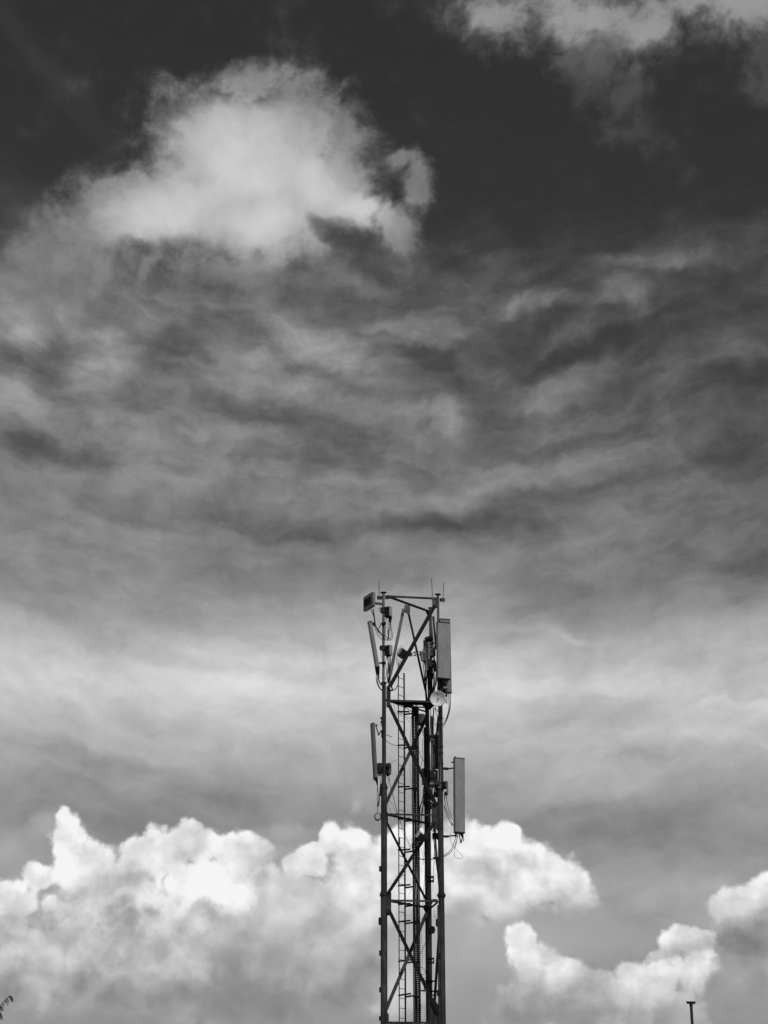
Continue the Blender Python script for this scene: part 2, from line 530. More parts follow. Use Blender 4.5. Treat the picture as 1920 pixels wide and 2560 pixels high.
def obj(name, bm, m, parent=None, label=None, kind=None, smooth_angle=None):
    org = ORG[parent] if parent else Vector((0, 0, 0))
    bmesh.ops.recalc_face_normals(bm, faces=bm.faces)
    for v in bm.verts:
        v.co -= org
    me = bpy.data.meshes.new(name)
    bm.to_mesh(me)
    bm.free()
    me.materials.append(m)
    o = bpy.data.objects.new(name, me)
    C.objects.link(o)
    if parent:
        o.parent = parent
        ORG[o] = org
    if label:
        o['label'] = label
    if kind:
        o['kind'] = kind
    if smooth_angle:
        for p in me.polygons:
            p.use_smooth = True
        me.set_sharp_from_angle(angle=math.radians(smooth_angle))
    return o


def fr(axis, xhint=Vector((1, 0, 0))):
    z = axis.normalized()
    x = xhint - z * xhint.dot(z)
    if x.length < 1e-4:
        x = Vector((0, 1, 0)) - z * z.y
    x.normalize()
    return x, z.cross(x), z


def tube(bm, pts, r, n=8, cap=True, xhint=Vector((1, 0, 0))):
    pts = [Vector(p) for p in pts]
    rs = r if isinstance(r, (list, tuple)) else [r] * len(pts)
    rings = []
    x = None
    for i, p in enumerate(pts):
        a = pts[min(i + 1, len(pts) - 1)] - pts[max(i - 1, 0)]
        x, y, z = fr(a, x or xhint)
        rings.append([bm.verts.new(p + (x * math.cos(2 * PI * k / n) + y * math.sin(2 * PI * k / n)) * rs[i]) for k in range(n)])
    for a, b in zip(rings, rings[1:]):
        for k in range(n):
            bm.faces.new((a[k], a[(k + 1) % n], b[(k + 1) % n], b[k]))
    if cap:
        bm.faces.new(rings[0][::-1])
        bm.faces.new(rings[-1])
    return bm


def extr(bm, prof, A, B, xdir=Vector((1, 0, 0)), taper=1.0):
    """closed profile (x, y) swept from A to B"""
    A, B = Vector(A), Vector(B)
    x, y, z = fr(B - A, xdir)
    r = []
    for p, s in ((A, 1.0), (B, taper)):
        r.append([bm.verts.new(p + x * a * s + y * b * s) for a, b in prof])
    n = len(prof)
    for k in range(n):
        bm.faces.new((r[0][k], r[0][(k + 1) % n], r[1][(k + 1) % n], r[1][k]))
    bm.faces.new(r[0][::-1])
    bm.faces.new(r[1])
    return bm


def rect(w, h, r=0.0, seg=3):
    if not r:
        return [(-w / 2, -h / 2), (w / 2, -h / 2), (w / 2, h / 2), (-w / 2, h / 2)]
    o = []
    for cx, cy, a0 in ((w / 2 - r, -h / 2 + r, -90), (w / 2 - r, h / 2 - r, 0), (-w / 2 + r, h / 2 - r, 90), (-w / 2 + r, -h / 2 + r, 180)):
        for k in range(seg + 1):
            a = math.radians(a0 + 90 * k / seg)
            o.append((cx + r * math.cos(a), cy + r * math.sin(a)))
    return o


def angle_prof(w, t=.008):
    return [(-w / 2, -w / 2), (w / 2, -w / 2), (w / 2, -w / 2 + t), (-w / 2 + t, -w / 2 + t), (-w / 2 + t, w / 2), (-w / 2, w / 2)]


def box(bm, c, s, R=None):
    c = Vector(c)
    R = R or Matrix.Identity(3)
    v = []
    for dz in (-.5, .5):
        for dx, dy in ((-.5, -.5), (.5, -.5), (.5, .5), (-.5, .5)):
            v.append(bm.verts.new(c + R @ Vector((dx * s[0], dy * s[1], dz * s[2]))))
    for f in ((3, 2, 1, 0), (4, 5, 6, 7), (0, 1, 5, 4), (1, 2, 6, 5), (2, 3, 7, 6), (3, 0, 4, 7)):
        bm.faces.new([v[i] for i in f])
    return bm


def nb():
    return bmesh.new()


def spline(pts, n=6):
    pts = [Vector(p) for p in pts]
    if len(pts) < 3:
        return pts
    q = [pts[0] * 2 - pts[1]] + pts + [pts[-1] * 2 - pts[-2]]
    o = []
    for i in range(1, len(q) - 2):
        p0, p1, p2, p3 = q[i - 1:i + 3]
        for k in range(n):
            t = k / n
            o.append(.5 * ((2 * p1) + (p2 - p0) * t + (2 * p0 - 5 * p1 + 4 * p2 - p3) * t * t + (3 * p1 - p0 - 3 * p2 + p3) * t ** 3))
    o.append(pts[-1])
    return o


FWD = Vector((0, math.cos(PITCH), math.sin(PITCH)))


def m_of(n, p):
    """metres spanned by n photo pixels at the point p"""
    return n * (Vector(p) - Vector((0, 0, CAMZ))).dot(FWD) / F


def wire(parent, pts, w, m=None, name='cable', n=5, seg=6, label=None):
    """cable through (px, py, Y) points, w = its width in photo pixels"""
    pp = [P(*p) for p in pts]
    bm = nb()
    tube(bm, spline(pp, seg), m_of(w, pp[0]) / 2, n)
    return obj(name, bm, m or RUBBER, parent, label, smooth_angle=50)


def bar(bm, a, b, w, d=None, prof=None, xdir=None):
    """straight member between two (px, py, Y) points"""
    A, B = P(*a), P(*b)
    w = m_of(w, A)
    d = m_of(d, A) if d else w
    ax = (B - A)
    # profile x axis lies across the member in the picture plane
    x = Vector((0, 1, 0)).cross(ax)
    if x.length < 1e-5:
        x = Vector((1, 0, 0))
    return extr(bm, prof(w) if prof else rect(w, d), A, B, xdir or x)


def RZ(a): return Matrix.Rotation(math.radians(a), 3, 'Z')
def RY(a): return Matrix.Rotation(math.radians(a), 3, 'Y')
def RX(a): return Matrix.Rotation(math.radians(a), 3, 'X')


# ------------------------------------------------------------------ ground
bm = nb()
N = 40
gv = []
for j in range(N + 1):
    row = []
    for i in range(N + 1):
        x = (i / N - .5)
        y = (j / N - .5)
        X = math.copysign(abs(x * 2) ** 3 * 6000, x)
        Y = math.copysign(abs(y * 2) ** 3 * 6000, y)
        row.append(bm.verts.new((X, Y, 0)))
    gv.append(row)
for j in range(N):
    for i in range(N):
        bm.faces.new((gv[j][i], gv[j][i + 1], gv[j + 1][i + 1], gv[j + 1][i]))
g = obj('ground', bm, GROUND)
g['kind'] = 'structure'

# ------------------------------------------------------------------ the lattice tower
YL, YR, YB = 48.0, 48.15, 49.41
XL = 0.0
XR = 1.575
XB = 1.262


def zL(py, Y=YL):
    return P(960, py, Y).z


Z2560 = zL(2556)
TB = Vector((0.8, 48.5, 0))
tower = thing('lattice_tower', 'tall three-legged steel lattice tower with crossed braces carrying all the antennas', 'tower', TB)
bm = nb()
box(bm, (0.9, 48.5, .2), (3.6, 3.4, .4))
obj('concrete_base', bm, CONC, tower)


def leg(X, Y, segs, parent=tower):
    """segs: (z0, z1, radius)"""
    bm = nb()
    for z0, z1, r in segs:
        tube(bm, [(X, Y, z0), (X, Y, z1)], r, 20)
    return obj('leg', bm, STEEL, parent, smooth_angle=40)


def flange(par, X, Y, z, r, r0, n=6, h=.09, ribs=True):
    bm = nb()
    tube(bm, [(X, Y, z - .016), (X, Y, z - .001)], r, 20)
    tube(bm, [(X, Y, z + .001), (X, Y, z + .016)], r, 20)
    for k in range(n):
        a = 2 * PI * (k + .3) / n
        d = Vector((math.cos(a), math.sin(a), 0))
        t = Vector((-d.y, d.x, 0)) * .005
        if ribs:
            for sgn in (-1, 1):
                b0 = Vector((X, Y, z + .016 * sgn))
                v = [b0 + d * (r0 - .004), b0 + d * (r - .003), b0 + d * (r0 - .004) + Vector((0, 0, h * sgn))]
                vs = [bm.verts.new(q + t) for q in v] + [bm.verts.new(q - t) for q in v]
                bm.faces.new(vs[:3])
                bm.faces.new(vs[3:][::-1])
                for i in range(3):
                    j = (i + 1) % 3
                    bm.faces.new((vs[i], vs[j], vs[3 + j], vs[3 + i]))
        a2 = a + PI / n
        bx, by = X + math.cos(a2) * (r - .018), Y + math.sin(a2) * (r - .018)
        tube(bm, [(bx, by, z - .034), (bx, by, z + .034)], .009, 6)
    return obj('flange', bm, STEEL, par, smooth_angle=35)


# joints of the sections (heights shared by the three legs)
J1, J2 = zL(2237), zL(1969)
JT = zL(1708)
bay = zL(2251) - zL(2556)
BOT = .4
jl = [J1]
while jl[-1] - 3.0 > 1.0:
    jl.append(jl[-1] - bay * 1.0)
L = leg(XL, YL, [(BOT, J1, .092), (J1, J2, .085), (J2, JT, .058)])
R = leg(XR, YR, [(BOT, J1, .082), (J1, J2, .080)])
Bl = leg(XB, YB, [(BOT, J1, .076), (J1, J2, .074), (J2, zL(1745), .060)])
for z in [J1, J1 - 2.1 * bay]:
    flange(L, XL, YL, z, .122, .092)
    flange(R, XR, YR, z, .122, .082)
    flange(Bl, XB, YB, z, .115, .076)
flange(L, XL, YL, J2, .108, .070, h=.13)
flange(R, XR, YR, J2, .112, .070, h=.13)
flange(Bl, XB, YB, J2, .108, .066, h=.13)
flange(L, XL, YL, JT + .01, .080, .050, h=.05, ribs=False)
# narrower pipe and vertical channel of the right leg above the joint
bm = nb()
tube(bm, [(P(1105.6, 1965, YR).x, YR, J2 + .02), (P(1105.6, 1965, YR).x, YR, zL(1755))], .035, 14)
o = obj('leg', bm, STEEL, tower, smooth_angle=40)
bm = nb()
bar(bm, (1098.6, 1966, YR + .02), (1098.4, 1755, YR + .02), 6.2, 4)
obj('leg_channel', bm, STEEL, tower)
for py in (1795, 1810.5, 1865, 1908, 1881):
    bm = nb()
    bar(bm, (1095, py, YR - .05), (1109.5, py + .4, YR - .05), 1.3, 2)
    obj('band', bm, STEEL_D, o)
# twin rail on the back leg
bm = nb()
xb = P(1067.0, 2400, YB).x
box(bm, (xb, YB + .0, (BOT + zL(1790)) / 2), (.070, .06, zL(1790) - BOT))
obj('leg_channel', bm, STEEL_D, tower)
# cable conduit on the right leg
bm = nb()
xc = P(1097.3, 2400, YR - .03).x
tube(bm, [(xc, YR - .06, BOT), (xc, YR - .06, zL(2262))], .033, 10)
obj('conduit', bm, STEEL, tower, smooth_angle=40)

# mounting poles on top
def pole(px, Y, y0, y1, w, cap=None):
    bm = nb()
    a, b = P(px, y0, Y), P(px, y1, Y)
    x = (a.x + b.x) / 2
    tube(bm, [(x, Y, a.z), (x, Y, b.z)], m_of(w, a) / 2, 14)
    o = obj('mounting_pole', bm, STEEL_L, tower, smooth_angle=40)
    if cap:
        bm = nb()
        c = Vector((x, Y, b.z))
        tube(bm, [c, c + Vector((0, 0, .008)), c + Vector((0, 0, .018)), c + Vector((0, 0, .03))],
             [m_of(cap, c) * .8, m_of(cap, c), m_of(cap, c) * .97, m_of(cap, c) * .6], 18)
        obj('pole_cap', bm, STEEL_D, o, smooth_angle=40)
    return o


poleL = pole(958.6, YL, 1712, 1482.5, 6.6, 8)
poleR = pole(1096.3, YR - .02, 1752, 1487, 6.6, 8)
poleB = pole(1077.0, YB - .35, 1752, 1521, 7.4, 6.5)
bm = nb()
bar(bm, (1096.8, 1700, YR), (1098.5, 1760, YR), 7, 7)
obj('leg_channel', bm, STEEL, tower)


def brace(a, b, w, m=STEEL_D, name='diagonal_brace', d=None, prof=angle_prof):
    bm = nb()
    bar(bm, a, b, w, d, prof)
    o = obj(name, bm, m, tower)
    # end bolts
    A, B = P(*a), P(*b)
    ax = (B - A).normalized()
    for q, s in ((A, 1), (B, -1)):
        for k in (1, 2):
            bm = nb()
            c = q + ax * s * .07 * k
            tube(bm, [c + Vector((0, -.045, 0)), c + Vector((0, .045, 0))], .011, 6)
            obj('bolt', bm, STEEL_D, o)
    return o


def plate(poly, Y, t=.014, m=STEEL, bolts=(), name='gusset_plate', parent=tower, Y2=None):
    """flat plate facing the road, outline in photo pixels"""
    bm = nb()
    f = [bm.verts.new(P(x, y, Y)) for x, y in poly]
    k = [bm.verts.new(P(x, y, Y) + Vector((0, t, 0))) for x, y in poly]
    bm.faces.new(f)
    bm.faces.new(k[::-1])
    n = len(poly)
    for i in range(n):
        j = (i + 1) % n
        bm.faces.new((f[i], f[j], k[j], k[i]))
    o = obj(name, bm, m, parent)
    if bolts:
        for x, y in bolts:
            bm = nb()
            c = P(x, y, Y)
            tube(bm, [c + Vector((0, -.02, 0)), c + Vector((0, t + .02, 0))], .014, 6)
            obj('bolt', bm, BLACK, o)
    return o


# top bay
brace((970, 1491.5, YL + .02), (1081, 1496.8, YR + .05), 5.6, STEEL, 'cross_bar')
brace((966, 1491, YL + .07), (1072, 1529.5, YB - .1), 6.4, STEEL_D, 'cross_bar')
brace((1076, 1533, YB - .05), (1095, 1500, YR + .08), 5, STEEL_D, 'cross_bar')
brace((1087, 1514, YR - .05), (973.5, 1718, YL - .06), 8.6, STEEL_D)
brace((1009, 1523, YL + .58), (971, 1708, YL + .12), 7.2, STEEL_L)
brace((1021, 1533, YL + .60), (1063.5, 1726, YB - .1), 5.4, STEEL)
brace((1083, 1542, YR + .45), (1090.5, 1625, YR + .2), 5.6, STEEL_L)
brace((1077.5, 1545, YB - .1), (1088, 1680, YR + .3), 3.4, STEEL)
plate([(1010.5, 1511), (1025.5, 1514), (1025.3, 1531), (1021, 1536), (1012, 1531)], YL + .57, m=STEEL_L, bolts=((1013.5, 1528.5), (1021.5, 1528)))
plate([(1080, 1493), (1094, 1493.5), (1094, 1520), (1080.5, 1520)], YR + .0, m=STEEL_L, bolts=((1084.5, 1497.2), (1089, 1497.2)))
plate([(962.5, 1489.5), (972, 1490), (975, 1497), (963, 1498)], YL + .03, m=STEEL, bolts=((968, 1493.5),))
plate([(1064, 1529), (1074, 1529), (1079, 1540), (1070, 1542)], YB - .2, m=STEEL_D)
plate([(966, 1716), (973, 1712), (977, 1726), (976, 1762), (971, 1769), (966, 1768)], YL - .04, m=STEEL, bolts=((970.7, 1748.5), (971, 1734)))
# brackets that carry the lightning rods
plate([(942.3, 1489.7), (956.5, 1489.9), (956.5, 1497.6), (942.5, 1497.9)], YL - .02, t=.05, m=STEEL, name='rod_bracket', bolts=((952, 1493),))
plate([(1099.5, 1495.3), (1112.3, 1495.3), (1112.3, 1503), (1099.5, 1503)], YR - .02, t=.05, m=STEEL, name='rod_bracket', bolts=((1102, 1499),))

# work platform (triangular, seen from below)
zp = zL(1750.5)
A = Vector((XL + .05, YL + .02, zp))
Bp = Vector((XB - .03, YB - .04, zp))
Cp = Vector((XR - .03, YR + .04, zp))
plat = None
bm = nb()
extr(bm, rect(.006, .056), A + Vector((0, 0, 0)), Cp, Vector((0, 1, 0)))
extr(bm, rect(.006, .05), A, Bp, Vector((0, 0, 1)).cross(Bp - A))
extr(bm, rect(.006, .05), Bp, Cp, Vector((0, 0, 1)).cross(Cp - Bp))
platf = obj('work_platform', bm, STEEL, tower)


def deck(a, b, c, d, z0):
    bm = nb()
    lo = [bm.verts.new(Vector((p.x, p.y, z0 - .012))) for p in (a, b, c, d)]
    hi = [bm.verts.new(Vector((p.x, p.y, z0 - .006))) for p in (a, b, c, d)]
    bm.faces.new(lo[::-1])
    bm.faces.new(hi)
    for i in range(4):
        j = (i + 1) % 4
        bm.faces.new((lo[i], lo[j], hi[j], hi[i]))
    return obj('deck_plate', bm, DECK, platf)


def on(u, v):       # point of the platform triangle: u along the front, v to the back
    return A.lerp(Cp, u).lerp(Bp, v)


deck(on(0, .0), on(1, .0), on(1, .34), on(0, .34), zp)
deck(on(.0, .345), on(.36, .345), on(.36, .445), on(.0, .445), zp)
deck(on(.66, .345), on(1, .345), on(1, .445), on(.66, .445), zp)
deck(on(.0, .45), on(.28, .45), on(.2, .95), on(.0, .95), zp)
deck(on(.70, .45), on(1, .45), on(1, .97), on(.3, .97), zp)
bm = nb()
extr(bm, rect(.03, .05), on(0, .47) - Vector((0, 0, .03)), on(1, .47) - Vector((0, 0, .03)), Vector((0, 0, 1)))
obj('deck_beam', bm, DECK, platf)

# second bay
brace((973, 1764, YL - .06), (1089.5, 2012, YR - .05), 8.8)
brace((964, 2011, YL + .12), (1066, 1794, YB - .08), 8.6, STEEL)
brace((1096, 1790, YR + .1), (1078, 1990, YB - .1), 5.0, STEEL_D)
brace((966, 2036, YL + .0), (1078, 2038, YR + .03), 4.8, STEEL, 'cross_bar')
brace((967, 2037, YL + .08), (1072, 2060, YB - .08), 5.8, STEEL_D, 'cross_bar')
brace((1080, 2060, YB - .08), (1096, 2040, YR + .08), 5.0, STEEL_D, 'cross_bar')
plate([(1079, 2008), (1095, 2004), (1095, 2078), (1079, 2060)], YR - .02, m=STEEL, bolts=((1085, 2013), (1084, 2040), (1089, 2040), (1084, 2058)))
plate([(965, 2030), (970, 2030), (970, 2062), (965, 2060)], YL - .01, m=STEEL_D)
plate([(1057, 2004), (1077, 2003), (1080, 2023), (1062, 2022)], YB - .12, m=STEEL_D)
# third bay
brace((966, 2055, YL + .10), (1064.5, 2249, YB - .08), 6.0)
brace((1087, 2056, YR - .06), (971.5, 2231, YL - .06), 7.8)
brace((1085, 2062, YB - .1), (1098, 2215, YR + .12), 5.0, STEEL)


def bay_bottom(dz):
    """horizontals, plates and braces of one full bay whose top joint lies dz below the visible one"""
    def pz(px, py, Y):
        v = P(px, py, Y)
        return Vector((v.x, v.y, v.z - dz))

    def mem(a, b, w, m, name, prof=angle_prof):
        A, B = pz(*a), pz(*b)
        wm = m_of(w, P(*a))
        bm = nb()
        extr(bm, prof(wm), A, B, Vector((0, 1, 0)).cross(B - A))
        return obj(name, bm, m, tower)
    mem((977, 2251.5, YL + .0), (1095, 2253.5, YR + .03), 5.0, STEEL, 'cross_bar')
    mem((967, 2252, YL + .08), (1072, 2270, YB - .08), 5.8, STEEL_D, 'cross_bar')
    mem((1079, 2270, YB - .08), (1096, 2256, YR + .08), 5.4, STEEL_D, 'cross_bar')
    mem((1081, 2251, YR + .06), (1094, 2252, YR + .06), 6.4, STEEL_D, 'cross_bar')
    mem((971.5, 2274, YL - .06), (1095, 2532, YR - .05), 8.8, STEEL_D, 'diagonal_brace')
    mem((961, 2534, YL + .10), (1066, 2284, YB - .08), 9.0, STEEL, 'diagonal_brace')
    mem((1100, 2295, YR + .12), (1086, 2510, YB - .1), 6.6, STEEL_D, 'diagonal_brace')
    gx = 978.4 if dz == 0 else 972
    for poly, Y, m in (([(965, 2231), (gx - 4, 2227), (gx, 2232), (gx - .4, 2284), (gx - 6, 2289), (965, 2288)], YL - .03, STEEL),
                       ([(1060, 2262), (1080, 2264), (1076, 2282), (1065, 2286), (1058, 2270)], YB - .11, STEEL_D),
                       ([(1075, 2505), (1088, 2500), (1100, 2518), (1099, 2562), (1076, 2562)], YR - .03, STEEL)):
        bm = nb()
        f = [bm.verts.new(pz(x, y, Y)) for x, y in poly]
        k = [bm.verts.new(pz(x, y, Y) + Vector((0, .014, 0))) for x, y in poly]
        bm.faces.new(f)
        bm.faces.new(k[::-1])
        for i in range(len(poly)):
            j = (i + 1) % len(poly)
            bm.faces.new((f[i], f[j], k[j], k[i]))
        o = obj('gusset_plate', bm, m, tower)
        if m is STEEL:
            cx = sum(p[0] for p in poly) / len(poly)
            for y in (poly[0][1] + 12, poly[0][1] + 30):
                bm = nb()
                c = pz(cx, y, Y)
                tube(bm, [c + Vector((0, -.02, 0)), c + Vector((0, .03, 0))], .014, 6)
                obj('bolt', bm, BLACK, o)


k = 0
while zL(2556) - bay * k > 1.2 and k < 2:
    bay_bottom(bay * k)
    k += 1

# step lugs and clamps on the legs
def lug(x0, y0, x1, y1, Y, d=.06, m=STEEL_D, par=None, name='clamp', rnd=0):
    a, b = P(x0, y0, Y), P(x1, y1, Y)
    bm = nb()
    w, h = abs(b.x - a.x), abs(a.z - b.z)
    c = Vector(((a.x + b.x) / 2, Y + d / 2, (a.z + b.z) / 2))
    if rnd:
        extr(bm, rect(h, w, min(w, h) * .45), c - Vector((0, d / 2, 0)), c + Vector((0, d / 2, 0)), Vector((0, 0, 1)))
    else:
        box(bm, c, (w, d, h))
    return obj(name, bm, m, par or L)


lug(947.6, 2165, 953, 2178.5, YL - .03)
lug(946, 2293, 954, 2312, YL - .05, .1, rnd=1)
lug(947.8, 2376, 953, 2389, YL - .03)
lug(947.8, 2468, 953, 2481, YL - .03)
lug(947.5, 2540, 953, 2552, YL - .03)
lug(1089.5, 2297, 1098, 2316, YR - .05, .1, par=R, rnd=1)
lug(1093, 2384, 1101, 2395, YR - .12, .1, par=R)
lug(1092, 2475, 1101, 2489, YR - .12, .1, par=R)
for (x0, y0, x1, y1) in ((1068, 2190, 1084.6, 2193), (1068, 2200, 1084.6, 2203), (1082, 2189, 1085, 2204), (1069, 2394, 1085, 2397), (1069, 2404, 1085, 2407), (1083, 2394, 1085.5, 2408),
                         (1058, 2450.5, 1088, 2453), (1070, 2452, 1082, 2455), (1047, 2475, 1064, 2477), (1070, 2476, 1095, 2478.5), (1069, 2486, 1086, 2488)):
    lug(x0, y0, x1, y1, YB - .12, .2, par=Bl)
lug(1073, 2315, 1088, 2333, YB - .13, .16, par=Bl, rnd=1)
lug(1059, 2445, 1061.5, 2480, YB - .3, .04, par=Bl, name='hanger')
lug(1049, 2455, 1051, 2487, YB - .3, .04, par=Bl, name='hanger')

# lightning rods
for i, (x0, y0, x1, y1, Y, lb, w) in enumerate(((947.6, 1491, 947.8, 1449, YL - .03, 'short thin lightning rod beside the leftmost pole cap', 1.5),
                                                (1081.2, 1497, 1078.8, 1444, YR + .02, 'tallest lightning rod, left of the right pole cap', 1.5),
                                                (1107, 1501, 1109.3, 1454, YR - .03, 'slightly leaning lightning rod at the right end of the top', 1.5))):
    t = thing('lightning_rod', lb, 'lightning rod', P(x0, y0, Y), 'lightning rods on the tower top')
    bm = nb()
    a, b = P(x0, y0, Y), P(x1, y1, Y)
    r = m_of(w, a) / 2
    tube(bm, [a, a.lerp(b, .85), b], [r, r, r * .3], 6)
    obj('rod', bm, STEEL_D, t)
    bm = nb()
    tube(bm, [a - Vector((0, 0, .05)), a + Vector((0, 0, .03))], r * 2, 8)
    obj('socket', bm, STEEL_L, t)

# ------------------------------------------------------------------ climbing ladder
YLa, YLb = 48.55, 48.80
lad = thing('climbing_ladder', 'narrow steel climbing ladder with thin rungs running up inside the tower', 'ladder', (P(1004, 2400, YLa).x, YLa, 0))
xa, xb2 = P(996.9, 2100, YLa).x, P(1011.8, 2100, YLb).x
ztop = P(1012, 1683, YLb).z
for x, Y, w, zt in ((xa, YLa, .028, P(997, 1676, YLa).z), (xb2, YLb, .046, ztop)):
    bm = nb()
    box(bm, (x, Y, (zt + .1) / 2), (w, .03, zt - .1))
    obj('rail', bm, STEEL_D, lad)
rb = nb()
tube(rb, [Vector((xa, YLa, 0)) , Vector((xb2, YLb, 0))], .0085, 6)
r0 = obj('rung', rb, STEEL_D, lad)
r0.location = (0, 0, 0)
zr = ztop - .19
first = True
step = .256
while zr > .5:
    if first:
        o = r0
        first = False
    else:
        o = r0.copy()
        C.objects.link(o)
        o.parent = lad
    o.location = (0, 0, zr)
    zr -= step
# ladder stays
def stay(z, k):
    bm = nb()
    a = Vector((xa - .02, YLa - .05, z))
    b = Vector((P(1025, 2100, YLa + .3).x, YLa + .28, z + .075))
    extr(bm, rect(.045, .02), a, b, Vector((0, 0, 1)))
    obj('stay', bm, STEEL_D, lad)
    bm = nb()
    a = Vector((xb2 - .02, YLb - .02, z - .02))
    b = Vector((P(1032, 2100, YLb).x, YLb + .02, z + .02))
    extr(bm, rect(.045, .02), a, b, Vector((0, 0, 1)))
    obj('stay', bm, STEEL_D, lad)


for py in (1780, 1864, 1968, 2048, 2126, 2215, 2262, 2305, 2404, 2489):
    stay(zL(py, YLa), 0)

# ------------------------------------------------------------------ cable tray
YT = 48.62
tray = thing('cable_tray', 'tall perforated cable tray packed with black cables beside the ladder', 'cable tray', (P(1040, 2400, YT).x, YT, 0))
x0, x1 = P(1032.0, 2100, YT).x, P(1048.0, 2100, YT).x
zt = P(1040, 1768, YT).z
for x in (x0, x1):
    bm = nb()
    box(bm, (x, YT, (zt + .2) / 2), (.026, .05, zt - .2))
    obj('rail', bm, STEEL_D, tray)
bm = nb()
z = zt - .05
while z > .4:
    box(bm, ((x0 + x1) / 2, YT + .012, z), (x1 - x0, .006, .034))
    z -= .0545 + random.uniform(-.002, .002)
obj('tray_rungs', bm, STEEL_D, tray, kind='stuff')
xs = [x0 + .028 + (x1 - x0 - .056) * f for f in (.0, .22, .44, .60, .80, 1.0)]
for i, x in enumerate(xs):
    bm = nb()
    pts = []
    z = zt + (.05 if i % 2 else -.02)
    ph = random.random() * 6
    while z > .3:
        pts.append(Vector((x + math.sin(z * 1.1 + ph) * .010 + math.sin(z * 4.1 + ph) * .003, YT - .02 - .012 * (i % 2), z)))
        z -= .3
    tube(bm, pts, (.014, .0125, .012, .015, .012, .013)[i], 6)
    obj('cable', bm, RUBBER, tray, smooth_angle=50)

for py, hh in ((1768, 22), (1866, 9), (1968, 8), (2126, 6), (2303, 7), (2404, 6), (2489, 6), (1895, 6), (2052, 5)):
    bm = nb()
    zz = zL(py + hh / 2, YT)
    box(bm, ((x0 + x1) / 2, YT + .02, zz), (x1 - x0, .006, m_of(hh, P(1040, py, YT))))
    obj('splice_plate', bm, STEEL_D, tray)

# ------------------------------------------------------------------ antennas
def panel(label, name, cat, a, b, w, d, yaw, m, round_=.03, capm=None, group=None, lean=0, ncon=4, tip_w=1.0):
    """panel antenna: a = bottom (px, py, Y), b = top (px, py, Y) on its centre line; w, d metres; yaw = which way it faces"""
    A, B = P(*a), P(*b)
    t = thing(name, label, cat, A, group)
    n = RZ(yaw) @ Vector((0, -1, 0))
    side = RZ(yaw) @ Vector((1, 0, 0))
    ax = (B - A).normalized()
    prof = rect(w, d, round_, 4)
    bm = nb()
    e = .03
    extr(bm, prof, A + ax * e, B - ax * e, side)
    obj('radome', bm, m, t, smooth_angle=25)
    for q0, q1 in ((A, A + ax * e), (B - ax * e, B)):
        bm = nb()
        extr(bm, rect(w * 1.012, d * 1.03, round_, 4), q0, q1, side)
        obj('end_cap', bm, capm or CAST, t)
    x, y, z = fr(ax, side)
    for k in range(ncon):
        u = (k - (ncon - 1) / 2) / max(ncon - 1, 1) * w * .7
        c = A + x * u + y * (.02 if k % 2 else -.02) * (d / .12)
        bm = nb()
        tube(bm, [c, c - ax * .045], .014, 8)
        obj('connector', bm, BLACK, t)
    return t, A, B


# square flat antenna, top left
c0 = P(923.2, 1504.5, YL - .1)
t = thing('flat_panel_antenna', 'small square flat antenna with a black recessed window, at the top left corner', 'antenna', c0)
Rp = RZ(-64)        # its face looks left and towards the road
W2, H2, D2 = .66, .445, .07
bm = nb()
extr(bm, rect(H2, W2, .05, 4), c0 + Rp @ Vector((0, D2 / 2, 0)), c0 + Rp @ Vector((0, -D2 / 2, 0)), Vector((0, 0, 1)))
obj('housing', bm, PAINT_M, t)
for s, wd, hh in ((1, .025, .40),):
    pass
bm = nb()
box(bm, c0 + Rp @ Vector((0, -D2 / 2 - .004, 0)), (.58, .006, .38), Rp)
obj('front_frame', bm, PAINT_D, t)
bm = nb()
box(bm, c0 + Rp @ Vector((-.025, -D2 / 2 - .009, .0)), (.46, .005, .22), Rp)
obj('window', bm, BLACK, t)
bm = nb()
bar(bm, (938, 1507.5, YL - .02), (955, 1509.5, YL - .02), 4.5, 3)
obj('bracket', bm, STEEL_L, t)
bm = nb()
bar(bm, (937, 1510.2, YL - .03), (957, 1512.2, YL - .03), 1.4, 3)
obj('bracket', bm, STEEL_D, t)
for p in ([(927, 1524, YL), (934, 1541, YL), (937, 1556, YL), (943, 1575, YL - .03), (955, 1590, YL - .05), (966, 1597, YL - .05)],
          [(930, 1523, YL), (935, 1540, YL), (938, 1560, YL), (945, 1573, YL - .03), (957, 1586, YL - .05), (970, 1594, YL - .05), (976, 1599, YL - .05)],
          [(934, 1521, YL), (935.5, 1540, YL), (936, 1556, YL), (940, 1577, YL - .02), (948, 1592, YL - .04), (957, 1600, YL - .05)],
          [(933.5, 1522, YL), (936.5, 1545, YL), (940, 1566, YL), (948, 1580, YL - .03), (958, 1593, YL - .05), (963, 1600, YL - .05)]):
    wire(t, p, 1.7)

